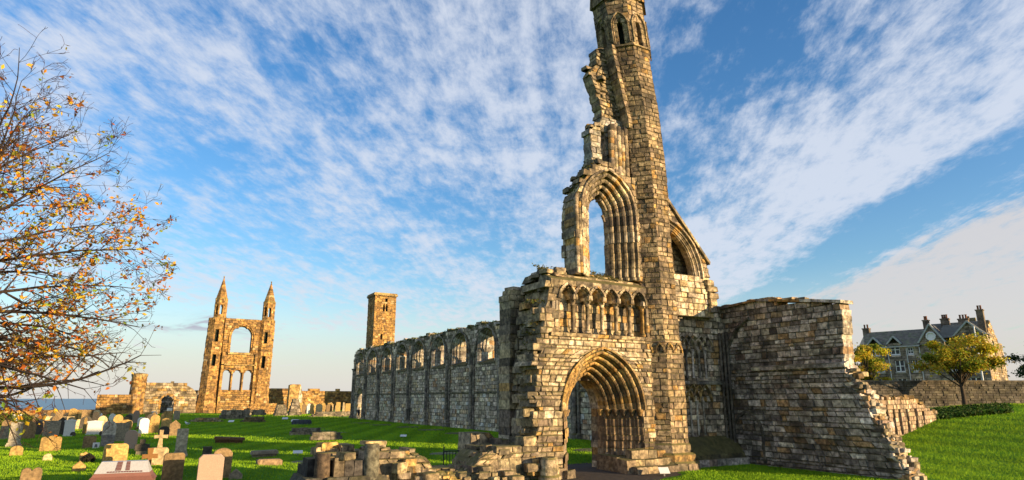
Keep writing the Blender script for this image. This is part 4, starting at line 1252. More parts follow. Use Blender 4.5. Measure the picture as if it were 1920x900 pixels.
FAR_STONES = [
    (-18.5, 132.8, 0.79, 1.21, 'gothic', 'cream', 'left'),
    (-18.2, 138.3, 0.82, 1.61, 'flat', 'grey', 'left'),
    (-15.3, 131.8, 0.76, 1.61, 'round', 'brown', 'left'),
    (-15.3, 135.1, 0.9, 1.69, 'round', 'pink', 'left'),
    (-13.1, 125.7, 0.93, 0.94, 'gothic', 'gold', 'left'),
    (-10.2, 124.4, 0.78, 1.24, 'round', 'cream', 'left'),
    (-9.5, 132.3, 0.7, 1.02, 'gable', 'brown', 'left'),
    (-7.8, 123.6, 0.83, 1.26, 'obelisk', 'pink', 'left'),
    (-6.9, 125.7, 0.97, 1.67, 'round', 'gold', 'left'),
    (-4.7, 121.8, 0.83, 1.72, 'flat', 'cream', 'left'),
    (-3.0, 119.6, 0.63, 1.13, 'slab_base', 'gold', 'left'),
    (-2.4, 121.0, 0.61, 1.25, 'gable', 'gold', 'left'),
    (-0.5, 119.2, 0.9, 0.94, 'gable', 'cream', 'left'),
    (0.7, 124.0, 0.8, 1.65, 'round', 'grey', 'left'),
    (1.6, 126.2, 0.98, 1.41, 'gable', 'gold', 'left'),
    (2.8, 123.4, 0.73, 1.49, 'round', 'cream', 'left'),
    (4.7, 121.2, 0.75, 1.29, 'gothic', 'dark', 'left'),
    (-16.6, 121.9, 0.7, 1.44, 'gothic', 'white', 'left'),
    (-14.1, 116.2, 0.61, 1.74, 'gothic', 'cream', 'left'),
    (-13.4, 121.2, 0.79, 1.44, 'shoulder', 'cream', 'left'),
    (-9.7, 115.0, 0.73, 1.15, 'shoulder', 'cream', 'left'),
    (-8.6, 113.3, 0.72, 1.62, 'gable', 'grey', 'left'),
    (-6.2, 117.1, 0.92, 1.33, 'flat', 'gold', 'left'),
    (-4.2, 112.0, 0.93, 1.71, 'slab_base', 'gold', 'left'),
    (-2.4, 108.1, 0.86, 0.97, 'gothic', 'white', 'left'),
    (-1.7, 113.7, 0.98, 1.0, 'shoulder', 'dark', 'left'),
    (-0.2, 107.8, 0.74, 1.06, 'round', 'grey', 'left'),
    (1.0, 111.1, 0.81, 1.01, 'gothic', 'grey', 'left'),
    (3.2, 112.5, 0.6, 1.25, 'gothic', 'brown', 'left'),
    (4.6, 108.3, 0.69, 1.71, 'slab_base', 'white', 'left'),
    (5.5, 105.9, 0.82, 1.34, 'flat', 'grey', 'left'),
    (-14.1, 108.4, 0.92, 1.73, 'round', 'gold', 'left'),
    (-12.4, 107.3, 0.61, 1.27, 'round', 'gold', 'left'),
    (-11.8, 111.0, 0.81, 1.46, 'round', 'dark', 'left'),
    (-7.7, 108.3, 0.96, 1.07, 'round', 'dark', 'left'),
    (-6.9, 104.7, 0.93, 1.68, 'round', 'gold', 'left'),
    (-5.5, 105.4, 0.7, 1.24, 'gothic', 'grey', 'left'),
    (-0.4, 100.5, 0.8, 0.97, 'round', 'dark', 'left'),
    (2.5, 104.1, 0.89, 1.37, 'round', 'white', 'left'),
    (3.9, 103.8, 0.91, 1.29, 'gable', 'gold', 'left'),
    (-13.8, 101.3, 0.77, 1.55, 'gable', 'cream', 'left'),
    (-12.6, 102.9, 0.84, 1.36, 'gable', 'white', 'left'),
    (-9.8, 97.0, 0.65, 1.38, 'round', 'grey', 'left'),
    (-8.2, 97.5, 0.92, 1.62, 'round', 'dark', 'left'),
    (-7.3, 97.9, 0.89, 0.99, 'slab_base', 'cream', 'left'),
    (-6.6, 96.3, 0.83, 0.94, 'gable', 'gold', 'left'),
    (-5.7, 100.3, 0.61, 1.62, 'round', 'gold', 'left'),
    (-3.8, 94.3, 0.72, 1.71, 'round', 'cream', 'left'),
    (-3.3, 94.4, 0.7, 1.33, 'obelisk', 'white', 'left'),
    (-1.4, 92.4, 0.95, 0.95, 'round', 'cream', 'left'),
    (0.4, 93.1, 0.7, 1.54, 'gothic', 'pink', 'left'),
    (1.7, 94.0, 0.75, 1.26, 'flat', 'gold', 'left'),
    (3.8, 90.7, 0.97, 1.54, 'slab_base', 'gold', 'left'),
    (-11.2, 91.6, 0.81, 1.31, 'slab_base', 'white', 'left'),
    (-9.3, 88.8, 0.66, 1.02, 'obelisk', 'brown', 'left'),
    (-8.7, 91.5, 0.87, 1.49, 'gable', 'grey', 'left'),
    (-7.1, 88.8, 0.72, 1.74, 'gothic', 'brown', 'left'),
    (-6.0, 89.2, 0.7, 1.05, 'slab_base', 'cream', 'left'),
    (-4.6, 89.5, 0.88, 1.74, 'flat', 'brown', 'left'),
    (-3.5, 85.5, 0.61, 1.6, 'round', 'dark', 'left'),
    (-0.7, 85.6, 0.86, 1.1, 'round', 'brown', 'left'),
    (1.0, 85.7, 0.87, 1.06, 'round', 'white', 'left'),
    (3.6, 83.4, 0.65, 1.52, 'gothic', 'gold', 'left'),
    (-7.2, 81.3, 0.89, 1.2, 'shoulder', 'cream', 'left'),
    (-6.7, 80.9, 0.63, 1.27, 'gothic', 'brown', 'left'),
    (-4.6, 79.1, 0.65, 1.01, 'gothic', 'cream', 'left'),
    (-4.0, 79.0, 0.96, 1.27, 'round', 'dark', 'left'),
    (-1.2, 77.2, 0.86, 1.46, 'gothic', 'gold', 'left'),
    (1.6, 75.3, 0.74, 1.47, 'gothic', 'dark', 'left'),
    (3.0, 74.4, 0.89, 1.05, 'round', 'gold', 'left'),
    (-3.5, 69.0, 0.64, 1.46, 'obelisk', 'gold', 'left'),
    (-2.3, 70.1, 0.77, 1.51, 'gothic', 'cream', 'left'),
    (-0.4, 68.6, 0.88, 1.17, 'round', 'gold', 'left'),
    (1.0, 66.9, 0.76, 1.36, 'round', 'white', 'left'),
    (1.8, 67.5, 0.79, 1.64, 'gothic', 'gold', 'left'),
    (-14.6, 139.0, 0.98, 1.2, 'slab_base', 'cream', 'left'),
    (-13.2, 138.1, 0.66, 1.2, 'gothic', 'gold', 'left'),
    (-13.3, 146.2, 0.64, 1.56, 'flat', 'white', 'left'),
    (-10.0, 144.1, 0.92, 1.42, 'obelisk', 'pink', 'left'),
    (-8.9, 138.0, 0.75, 1.07, 'gothic', 'grey', 'left'),
    (-8.0, 134.8, 0.73, 1.66, 'gothic', 'pink', 'left'),
    (-6.8, 137.7, 0.72, 1.35, 'slab_base', 'white', 'left'),
    (-6.1, 141.1, 0.91, 1.44, 'flat', 'gold', 'left'),
    (-4.3, 135.9, 0.91, 1.29, 'flat', 'brown', 'left'),
    (-3.6, 135.8, 0.64, 1.45, 'gothic', 'brown', 'left'),
    (-1.5, 130.0, 0.85, 1.02, 'round', 'gold', 'left'),
    (0.3, 139.6, 0.95, 1.19, 'round', 'cream', 'left'),
    (2.3, 137.7, 0.97, 1.75, 'flat', 'brown', 'left'),
    (3.7, 128.6, 0.91, 1.31, 'gable', 'gold', 'left'),
    (4.7, 134.7, 0.79, 1.04, 'round', 'brown', 'left'),
    (6.2, 131.1, 0.61, 1.45, 'slab_base', 'grey', 'left'),
    (7.6, 130.5, 0.89, 1.05, 'shoulder', 'gold', 'left'),
    (-7.9, 147.6, 0.69, 1.21, 'round', 'pink', 'left'),
    (-7.2, 149.8, 0.81, 1.21, 'round', 'brown', 'left'),
    (-6.0, 152.6, 0.78, 0.99, 'round', 'gold', 'left'),
    (-5.2, 152.2, 0.61, 1.28, 'round', 'pink', 'left'),
    (-4.2, 151.3, 0.7, 1.32, 'gable', 'brown', 'left'),
    (-3.0, 148.8, 0.97, 1.43, 'gothic', 'cream', 'left'),
    (-2.3, 140.6, 0.92, 1.13, 'gothic', 'brown', 'left'),
    (-1.2, 142.2, 0.85, 0.93, 'shoulder', 'cream', 'left'),
    (-0.5, 148.9, 0.84, 1.27, 'round', 'gold', 'left'),
    (1.4, 141.7, 0.96, 1.06, 'flat', 'dark', 'left'),
    (3.2, 142.5, 0.72, 1.46, 'gothic', 'pink', 'left'),
    (4.1, 141.4, 0.94, 1.71, 'round', 'gold', 'left'),
    (7.6, 142.4, 0.69, 1.58, 'slab_base', 'brown', 'left'),
    (29.0, 131.9, 0.62, 1.97, 'round', 'brown', 'mid'),
    (31.4, 138.1, 0.87, 1.71, 'round', 'white', 'mid'),
    (31.1, 133.3, 0.95, 2.08, 'round', 'gold', 'mid'),
    (31.6, 130.6, 1.0, 2.01, 'round', 'cream', 'mid'),
    (33.1, 133.8, 0.74, 2.25, 'gothic', 'gold', 'mid'),
    (34.8, 135.6, 0.88, 1.91, 'round', 'brown', 'mid'),
    (36.3, 134.2, 0.69, 2.28, 'flat', 'gold', 'mid'),
    (37.1, 129.8, 0.91, 2.07, 'slab_base', 'dark', 'mid'),
    (33.2, 154.9, 0.84, 2.11, 'round', 'gold', 'mid'),
    (32.4, 146.8, 0.76, 1.29, 'gothic', 'brown', 'mid'),
    (34.1, 150.1, 0.74, 1.94, 'gothic', 'white', 'mid'),
    (34.8, 146.7, 0.78, 1.52, 'gable', 'cream', 'mid'),
    (38.2, 152.1, 0.9, 1.58, 'obelisk', 'brown', 'mid'),
    (38.4, 148.9, 0.84, 2.06, 'flat', 'gold', 'mid'),
    (39.6, 147.3, 0.67, 1.48, 'flat', 'cream', 'mid'),
    (39.8, 142.8, 0.79, 2.29, 'obelisk', 'cream', 'mid'),
    (42.1, 146.7, 0.98, 1.41, 'slab_base', 'cream', 'mid'),
    (39.1, 175.5, 0.67, 2.25, 'round', 'gold', 'mid'),
    (39.5, 169.2, 0.71, 1.41, 'gable', 'brown', 'mid'),
    (40.5, 168.7, 0.66, 1.42, 'slab_base', 'grey', 'mid'),
    (41.9, 168.7, 0.79, 1.29, 'gothic', 'gold', 'mid'),
    (41.8, 161.3, 0.98, 2.16, 'gable', 'cream', 'mid'),
    (45.3, 167.4, 0.61, 2.14, 'shoulder', 'grey', 'mid'),
    (45.2, 161.6, 0.97, 1.53, 'obelisk', 'brown', 'mid'),
    (45.1, 189.4, 0.99, 1.26, 'slab_base', 'brown', 'mid'),
    (45.7, 183.7, 0.77, 1.46, 'shoulder', 'grey', 'mid'),
    (46.3, 181.5, 0.72, 2.09, 'flat', 'brown', 'mid'),
    (49.8, 189.0, 0.67, 1.24, 'gothic', 'gold', 'mid'),
    (50.1, 186.9, 0.8, 2.03, 'shoulder', 'pink', 'mid'),
    (50.6, 184.3, 0.79, 1.39, 'round', 'gold', 'mid'),
    (49.3, 175.1, 0.9, 1.71, 'gothic', 'gold', 'mid'),
]
GCOL = {'grey': (.27, .235, .18), 'dark': (.075, .068, .06), 'brown': (.25, .175, .095), 'gold': (.44, .30, .11), 'white': (.70, .70, .68), 'pink': (.40, .285, .225), 'cream': (.55, .43, .26), 'silver': (.42, .385, .315)}
rng = random.Random(91)
def outline(kind, w, h):
    a = w / 2
    def arc(cx, cz, r, a0, a1, n): return [(cx + r * cos(radians(a0 + (a1 - a0) * i / n)), cz + r * sin(radians(a0 + (a1 - a0) * i / n))) for i in range(n + 1)]
    if kind == 'round':
        s = h - a * .75
        top = [(x, s + (z) * .75) for x, z in arc(0, 0, a, 0, 180, 12)]
        return [(-a, 0), (a, 0)] + top
    if kind == 'gothic':
        s = h - a * 1.1
        return [(-a, 0), (a, 0)] + [(pointed(a, a * 1.1, 1 - t / 12)[0], s + pointed(a, a * 1.1, 1 - t / 12)[1]) for t in range(13)]
    if kind == 'gable':
        return [(-a, 0), (a, 0), (a, h - a * .9), (a * .9, h - a * .8), (0, h), (-a * .9, h - a * .8), (-a, h - a * .9)]
    if kind == 'shoulder':
        r = a * .35
        return [(-a, 0), (a, 0)] + arc(a - r, h - r, r, 0, 90, 5) + arc(-a + r, h - r, r, 90, 180, 5)
    if kind == 'clipped':
        r = a * .3
        return [(-a, 0), (a, 0), (a, h - r), (a - r, h), (-a + r, h), (-a, h - r)]
    if kind == 'triple':
        return [(-a, 0), (a, 0), (a, h * .72)] + arc(a * .72, h * .78, a * .27, -10, 150, 5) + arc(0, h - a * .42, a * .42, 20, 160, 7) + arc(-a * .72, h * .78, a * .27, 30, 190, 5)
    if kind == 'twin':
        return [(-a, 0), (a, 0), (a, h * .6)] + arc(a * .5, h - a * .5, a * .48, 0, 160, 6) + arc(-a * .5, h - a * .5, a * .48, 20, 180, 6)
    if kind == 'stub':
        return [(-a, 0), (a, 0), (a * .95, h * .55), (a * .5, h * .95), (-.1 * a, h), (-a * .8, h * .8), (-a, h * .5)]
    if kind == 'disc':
        r = min(a, h / 2)
        return [(-r * .5, 0), (r * .5, 0)] + arc(0, h - r, r, -50, 230, 14)
    if kind == 'crosshead':
        b = a * .38
        return [(-a * .55, 0), (a * .55, 0), (a * .5, h * .3), (a, h * .3), (a, h * .68), (b, h * .72), (b * .8, h * .78), (b, h * .84), (b * .9, h), (-b * .9, h), (-b, h * .84), (-b * .8, h * .78), (-b, h * .72), (-a, h * .68), (-a, h * .3), (-a * .5, h * .3)]
    return [(-a, 0), (a, 0), (a, h), (-a, h)]
def slab(mb, poly, th, col, z0=0.0, lean=0.0, bev=.025):
    """upright slab with softened arrises, standing on the origin, face to -Y"""
    n = len(poly)
    cx = sum(p[0] for p in poly) / n; cz = sum(p[1] for p in poly) / n
    def ring(k, y):
        out = []
        for u, v in poly:
            du_, dv_ = u - cx, v - cz
            l = sqrt(du_ * du_ + dv_ * dv_) or 1
            uu, v2 = u - du_ / l * k, v - dv_ / l * k
            out.append((uu + rng.uniform(-.003, .003), y + v2 * lean, z0 + v2))
        return out
    v = ring(bev, -th / 2) + ring(0, -th / 2 + bev) + ring(0, th / 2 - bev) + ring(bev, th / 2)
    f = [tuple(range(n))] + [(i + r * n, (i + 1) % n + r * n, (i + 1) % n + (r + 1) * n, i + (r + 1) * n)[::-1] for r in range(3) for i in range(n)] + [tuple(range(4 * n - 1, 3 * n - 1, -1))]
    mb.add(v, f, col)
def headstone(x, y, w, h, kind, colname, label, group, detailed=True):
    c = GCOL[colname]; k = rng.uniform(.85, 1.12)
    if not detailed: k = rng.uniform(.7, 1.2)
    c = tuple(q * k for q in c)
    z = ground_z(x, y) - .03
    rz = rng.uniform(-.12, .12)
    th = .12 + .08 * w + (.1 if colname in ('white',) else 0)
    lean = rng.uniform(-.05, .06)
    mat = M['grave'] if colname not in ('white', 'pink') else M['granite']
    if kind in ('slab_base', 'cornice', 'obelisk', 'crosshead') and detailed:
        t = thing('headstone', label, 'gravestone', (x, y, z), rz, group)
        if kind == 'slab_base':
            mb = MB(); slab(mb, outline('flat', w * .8, h - .28), th, c, .28, .0); mb.build('slab', mat, t, local=True)
            mb = MB(); mb.box((-w * .5, -.22, 0), (w * .5, .22, .18), c); mb.box((-w * .45, -.17, .18), (w * .45, .17, .285), c); mb.build('base', mat, t, local=True)
        elif kind == 'cornice':
            mb = MB(); slab(mb, outline('flat', w * .9, h - .12), th + .1, c); mb.build('tablet', mat, t, local=True)
            mb = MB()
            mb.box((-w * .5, -.23, h - .17), (w * .5, .23, h - .08), c)
            mb.prism([(-w * .5, 0), (w * .5, 0), (0, .07)], lambda u, v, d: (u, d, h - .08 + v), -.23, .23, c)
            mb.build('cornice', mat, t, local=True)
            mb = MB(); mb.box((-w * .5, -.24, 0), (w * .5, .24, .1), c); mb.build('base', mat, t, local=True)
        elif kind == 'obelisk':
            mb = MB(); mb.lathe(0, 0, [(w * .42, .3), (w * .26, h - .15), (.01, h)], c, 4, False, rot=pi / 4); mb.build('pillar', mat, t, local=True)
            mb = MB(); mb.box((-w * .42, -w * .42, 0), (w * .42, w * .42, .3), c); mb.build('base', mat, t, local=True)
        else:
            mb = MB(); slab(mb, outline(kind, w, h), th, c, 0, lean); mb.build('slab', mat, t, local=True)
            mb = MB(); mb.box((-w * .35, -.16, 0), (w * .35, .16, .24), (.2, .18, .14)); mb.build('base', mat, t, local=True)
        return t
    mb = MB()
    kd = {'slab_base': 'flat', 'cornice': 'flat'}.get(kind, kind)
    if kd == 'obelisk':
        mb.lathe(0, 0, [(w * .36, 0), (w * .22, h - .15), (.01, h)], c, 4, False, rot=pi / 4)
    else:
        slab(mb, outline(kd, w, h), th, c, 0, lean)
    if detailed and kind == 'gothic' and colname == 'silver':      # darker lower half
        mb.f.clear(); mb.v.clear(); mb.c.clear(); mb.sm.clear()
        ol = outline('gothic', w, h)
        slab(mb, [(u, max(v, .72)) for u, v in ol], th, (.50, .48, .43), 0, lean)
        slab(mb, outline('flat', w * .97, .76), th + .03, (.27, .255, .25), 0, lean)
    if detailed and kind in ('round', 'gable') and h < .6:
        slab(mb, outline('gothic', w * .5, h * .6), .03, tuple(q * .5 for q in c), .08, lean, .005)
        for i in range(len(mb.v) - 4 * 13 - 8, len(mb.v)):
            pass
    o = mb.build('headstone', mat, local=True)
    o.location = (x, y, z); o.rotation_euler = (0, 0, rz)
    return tag(o, label, 'gravestone', group)
for (x, y, w, h, kind, c, lab) in NEAR_STONES:
    headstone(x, y, w, h, kind, c, lab, 'gravestones on the left lawn')
CN = {'gold': 'golden', 'brown': 'brown', 'grey': 'grey', 'cream': 'cream', 'pink': 'pinkish', 'dark': 'black', 'white': 'white', 'silver': 'pale grey'}
KN = {'round': 'round topped headstone', 'flat': 'square headstone', 'gothic': 'pointed headstone', 'shoulder': 'round shouldered headstone', 'gable': 'peaked headstone', 'slab_base': 'flat topped slab headstone', 'obelisk': 'tapering stone pillar', 'cornice': 'white tablet', 'triple': 'lobed headstone'}
for (x, y, w, h, kind, c, reg) in FAR_STONES:
    if reg == 'left':
        if x > 11.5: continue
        if y > 110: continue
        lab = 'distant %s %s in the crowded rows before the golden precinct wall' % (CN[c], KN[kind])
        headstone(x, y, w, h, kind, c, lab, 'crowded back rows of gravestones', False)
    else:
        if c in ('dark', 'pink'): c = 'gold'
        lab = 'tiny %s %s in the sunny rows between east gable and nave wall' % (CN[c], KN[kind])
        headstone(x, y, w * 1.3, h, kind, c, lab, 'sunny far gravestones', False)

# stone cross on its rounded base
t = thing('stone_cross', 'cream stone cross on a tall round shouldered base standing in the sunny strip', 'gravestone', (1.27, 34.86, 0))
c = (.44, .34, .20)
mb = MB(); slab(mb, outline('shoulder', .78, .80), .34, c); mb.build('base', M['grave'], t, local=True)
mb = MB()
slab(mb, [(-.11, .78), (.11, .78), (.075, 1.22), (.29, 1.20), (.29, 1.36), (.075, 1.36), (.085, 1.58), (-.085, 1.58), (-.075, 1.36), (-.29, 1.36), (-.29, 1.20), (-.075, 1.22)], .15, c, 0, 0, .012)
mb.build('cross', M['grave'], t, local=True)
mb = MB()
slab(mb, [(-.10, 0), (.10, 0), (.08, .62), (.29, .60), (.29, .78), (.09, .78), (.11, 1.02), (-.11, 1.02), (-.09, .78), (-.29, .78), (-.29, .60), (-.08, .62)], .10, (.20, .10, .035), 0, .02, .012)
o = mb.build('wooden_cross', M['bark'], local=True); o.location = (.82, 31.2, 0); o.rotation_euler = (0, 0, .1)
tag(o, 'plain reddish brown wooden cross between the polished tomb and the cream cross', 'grave cross')

# polished coped tomb in the foreground
t = thing('coped_tomb', 'polished pink granite tomb with pale sloping lid and raised dark carving, at the bottom edge', 'tomb', (-.02, 27.0, 0), -.12)
t.scale = (.84, .84, .9)
mb = MB(); mb.box((-1.14, -.64, 0), (1.14, .64, .30), (.17, .14, .09)); mb.build('plinth', M['grave'], t, local=True)
def frus(x0, x1, y0, y1, z0, z1, ix, iy, col, mb):
    mb.hexa([(x0, y0, z0), (x1, y0, z0), (x1, y1, z0), (x0, y1, z0), (x0 + ix, y0 + iy, z1), (x1 - ix, y0 + iy, z1), (x1 - ix, y1 - iy, z1), (x0 + ix, y1 - iy, z1)], col)
PNK = (.17, .075, .062)
mb = MB(); frus(-1.18, 1.18, -.68, .68, .30, .46, .12, .08, PNK, mb); frus(-1.05, 1.05, -.59, .59, .46, .58, .06, .05, (.21, .10, .085), mb); mb.build('body', M['granite'], t, local=True)
mb = MB(); frus(-.98, .98, -.53, .53, .582, .98, .16, .34, (.40, .41, .44), mb); lid = mb.build('lid', M['granite'], t, local=True)
def on_lid(u, s):      # u along, s 0..1 up the near slope
    return (u * (1 - .16 * s / .98), -.53 + .34 * s - .012, .584 + .398 * s + .006)
mb = MB()
def patch(u0, u1, s0, s1):
    q = [on_lid(u0, s0), on_lid(u1, s0), on_lid(u1, s1), on_lid(u0, s1)]
    mb.add(q + [(x, y + .012, z - .01) for x, y, z in q], [(0, 1, 2, 3), (0, 4, 5, 1), (1, 5, 6, 2), (2, 6, 7, 3), (3, 7, 4, 0)], (.13, .06, .06))
for i in range(6):
    patch(-.28, -.06, .22 + i * .13, .32 + i * .13); patch(.10, .26, .22 + i * .13, .32 + i * .13)
for i in range(13):
    patch(-.55 + i * .1, -.47 + i * .1, .06, .15)
mb.build('carving', M['paint'], lid, local=True)
mb = MB(); mb.hexa([(-1.0, -.36, .60), (-1.0, .36, .60), (-.9, .36, .60), (-.9, -.36, .60), (-.895, -.22, .84), (-.895, .22, .84), (-.8, .22, .84), (-.8, -.22, .84)], (.5, .52, .54)); mb.build('end_panel', M['granite'], t, local=True)

# small plaque leaning on a headstone
mb = MB(); slab(mb, outline('flat', .36, .36), .06, (.62, .62, .6), 0, .2); mb.add([(-.08, -.04, .1), (.08, -.04, .1), (.06, .02, .27), (-.06, .02, .27)], [(0, 1, 2, 3)], (.1, .1, .11))
o = mb.build('plaque', M['granite'], local=True); o.location = (-1.72, 48.2, 0)
tag(o, 'small white plaque leaning against the weathered tan headstone', 'plaque')

# ------------------------------------------------------------------ ruined footings and slabs on the nave lawn
rng = random.Random(101)
def block_pile(name, label, cat, x, y, sx, sy, h, n, pal, rot=0.0, mat='nave', rows=2):
    mb = MB()
    ca, sa = cos(rot), sin(rot)
    for r_ in range(rows):
        z0 = h * r_ / rows
        k = 1 - .12 * r_
        u = -sx / 2 * k
        while u < sx / 2 * k - .05:
            l = min(rng.uniform(.35, .8), sx / 2 * k - u)
            for (dy) in ((-sy * .25 * k), (sy * .25 * k)):
                cx_ = u + l / 2
                rock(mb, x + cx_ * ca - dy * sa, y + cx_ * sa + dy * ca, z0, l * 1.04, sy * .52 * k, h / rows * rng.uniform(.9, 1.15), rng, pal(rng), rot)
            u += l
    for k in range(n):
        rock(mb, x + rng.uniform(-sx, sx) * .6, y + rng.uniform(-sy, sy) * .7, 0, rng.uniform(.2, .5), rng.uniform(.2, .5), rng.uniform(.1, .3), rng, pal(rng), rng.uniform(-1, 1))
    return tag(mb.build(name, M[mat], loc=(x, y, 0)), label, cat)
PAL_FOOT = pal_mix([(3, (.21, .19, .155)), (2, (.12, .11, .095)), (1, (.32, .28, .21))])
block_pile('stone_footing', 'farther left one of two low grey stone blocks on the nave lawn', 'ruin', 12.9, 57.3, 2.6, .9, .55, 0, PAL_FOOT, -.15)
block_pile('stone_footing', 'nearer right one of two low grey stone blocks on the nave lawn', 'ruin', 12.75, 50.0, 2.3, .8, .55, 0, PAL_FOOT, -.15)
block_pile('rubble_mound', 'grey rubble mound on the lawn straight in front of the east gable', 'ruin', 13.2, 105, 4.2, 2.2, 1.25, 9, PAL_FOOT)
block_pile('rubble_mound', 'low mossy rubble heap on the lawn nearest below the east gable', 'ruin', 13.6, 90, 2.6, 1.5, .7, 6, pal_mix([(2, (.2, .15, .08)), (1, (.12, .11, .07))]))
block_pile('rubble_mound', 'flat spread of rubble at the left foot of the east gable', 'ruin', 8.6, 96, 3.2, 2, .5, 10, PAL_RUB)
block_pile('pier_stump', 'tallest square grey pier stump right of the east gable', 'ruin', 25.2, 122, 2.1, 1.8, 2.9, 3, PAL_FOOT, rows=5)
block_pile('pier_stump', 'lower broken grey pier stump just left of the tallest one', 'ruin', 22.6, 121, 2.2, 1.8, 1.9, 3, PAL_FOOT, rows=4)
block_pile('footing_wall', 'long low sunlit footing wall between the east gable and the pier stumps', 'ruin', 21.5, 133, 7.5, 1.2, 2.0, 3, PAL_GOLD, rows=4)
block_pile('footing_wall', 'long low broken footing wall before the sunny far gravestones', 'ruin', 31, 112, 10, 1.0, .8, 14, PAL_FOOT)
block_pile('footing_wall', 'dark low footing wall right in front of the right turret of the gable', 'ruin', 18.5, 126, 5, 1.1, 1.0, 6, PAL_FOOT)

def table_slab(label, x, y, sx, sy, z, c, rot=0.0, tilt=0.0):
    t = thing('table_tomb', label, 'tomb', (x, y, 0), rot)
    mb = MB(); frus(-sx / 2, sx / 2, -sy / 2, sy / 2, z, z + .16, .04, .04, c, mb)
    o = mb.build('slab', M['grave'], t, local=True); o.rotation_euler = (0, tilt, 0)
    mb = MB(); mb.box((-sx * .44, -sy * .4, -.05), (sx * .44, sy * .4, z + .01), tuple(q * .8 for q in c))
    mb.build('support', M['grave'], t, local=True)
table_slab('dark brown tilted tomb slab on a low base on the open lawn', 6.0, 49.6, 2.0, 1.0, .24, (.15, .08, .04), -.1, .06)
table_slab('grey flat tomb slab with golden underside edge on the lit strip of lawn', 6.3, 37.2, 1.35, .8, .16, (.26, .22, .17), -.05, -.02)
def flat_thing(name, label, cat, x, y, sx, sy, h, c, mat='grave', n=18, group=None, rot=0.0):
    mb = MB()
    ca, sa = cos(rot), sin(rot)
    v = []
    for (k, z) in ((1.04, -.05), (1.0, h * .6), (.9, h)):
        for i in range(n):
            a = 2 * pi * i / n; r_ = 1 + .06 * sin(3 * a + x)
            qx, qy = sx / 2 * r_ * k * cos(a), sy / 2 * r_ * k * sin(a)
            v.append((qx * ca - qy * sa, qx * sa + qy * ca, z))
    f = [(r_ * n + i, r_ * n + (i + 1) % n, (r_ + 1) * n + (i + 1) % n, (r_ + 1) * n + i) for r_ in range(2) for i in range(n)] + [tuple(range(2 * n, 3 * n))]
    mb.add(v, f, c)
    o = mb.build(name, M[mat], local=True); o.location = (x, y, ground_z(x, y))
    return tag(o, label, cat, group)
mb = MB(); rock(mb, 0, 0, 0, 1.0, .55, .3, rng, (.30, .21, .13)); o = mb.build('boulder', M['grave'], local=True); o.location = (5.5, 31.1, ground_z(5.5, 31.1) - .06)
tag(o, 'small pinkish brown boulder lying on the grass hump right of the pink headstone', 'boulder')
flat_thing('domed_stone', 'low domed dark blue grey stone with pale ribs alone on the nave lawn', 'stone', 17.5, 80, 2.3, 1.2, .55, (.06, .07, .09))
for i, (x, y) in enumerate([(25.1, 52.6), (25.4, 59.6), (25.6, 66.6), (25.0, 73.6), (24.8, 80.5)]):
    which = ['nearest', 'second nearest', 'middle', 'second farthest', 'farthest'][i]
    flat_thing('pillar_base', which + ' of five flat dark pillar bases in the grass along the nave wall', 'pillar base', x, y, 2.6, 2.4, .07, (.085, .08, .065), group='flat pillar bases along the nave')
flat_thing('pillar_base', 'worn dark disc of a pillar base in the grass seen through the doorway', 'pillar base', 23.8, 31.8, 2.2, 2.0, .07, (.075, .07, .06))
flat_thing('grave_slab', 'flat grey grave slab in the grass beside the dark moulded pier end', 'grave slab', 7.6, 32.6, 1.9, 1.2, .06, (.16, .15, .13))
flat_thing('grave_slab', 'flat grey slab in the grass just behind the railing', 'grave slab', 15.2, 34.0, 1.6, 1.2, .06, (.18, .18, .17))
for i, (x, y) in enumerate([(15.2, 64), (15.9, 69), (15.6, 59.5)]):
    which = ['middle', 'farthest', 'nearest'][i]
    flat_thing('grave_slab', which + ' of three flat worn slabs lying in line on the open nave lawn', 'grave slab', x, y, 3.0, .9, .05, (.17, .18, .14), group='worn slabs in line on the lawn')

# small white markers
def marker(label, x, y, w=.5, h=.22, tilt=.9, name='info_marker'):
    z = ground_z(x, y)
    t = thing(name, label, 'sign', (x, y, z), rng.uniform(-.3, .3) - .4)
    mb = MB()
    s, c_ = sin(tilt), cos(tilt)
    q = [(-w / 2, -h * s / 2, .12), (w / 2, -h * s / 2, .12), (w / 2, h * s / 2, .12 + h * c_), (-w / 2, h * s / 2, .12 + h * c_)]
    mb.add(q + [(a, b + .02, d - .02) for a, b, d in q], [(0, 1, 2, 3), (7, 6, 5, 4), (0, 4, 5, 1), (1, 5, 6, 2), (2, 6, 7, 3), (3, 7, 4, 0)], (.62, .64, .64))
    mb.build('panel', M['paint'], t, local=True)
    mb = MB(); mb.box((-.03, -.02, -.05), (.03, .02, .13), (.2, .2, .2)); mb.build('stake', M['paint'], t, local=True)
marker('small white marker on the lawn right above the dark moulded pier end', 7.9, 36.6)
marker('small white marker alone on the lawn left of the flat pillar bases', 18.5, 49.0)
marker('tiny white marker to the left of the domed blue grey stone', 18.3, 88, .9, .4)
marker('tiny white marker on the far lawn left of the other two near the gable', 19.0, 98, .8, .4)
marker('tiny white marker on the lawn between the two rubble heaps', 10.9, 90, .7, .35)
marker('pale tilted information panel on the grass at the turret foot', 18.6, 20.1, .42, .3, .8, 'info_sign')

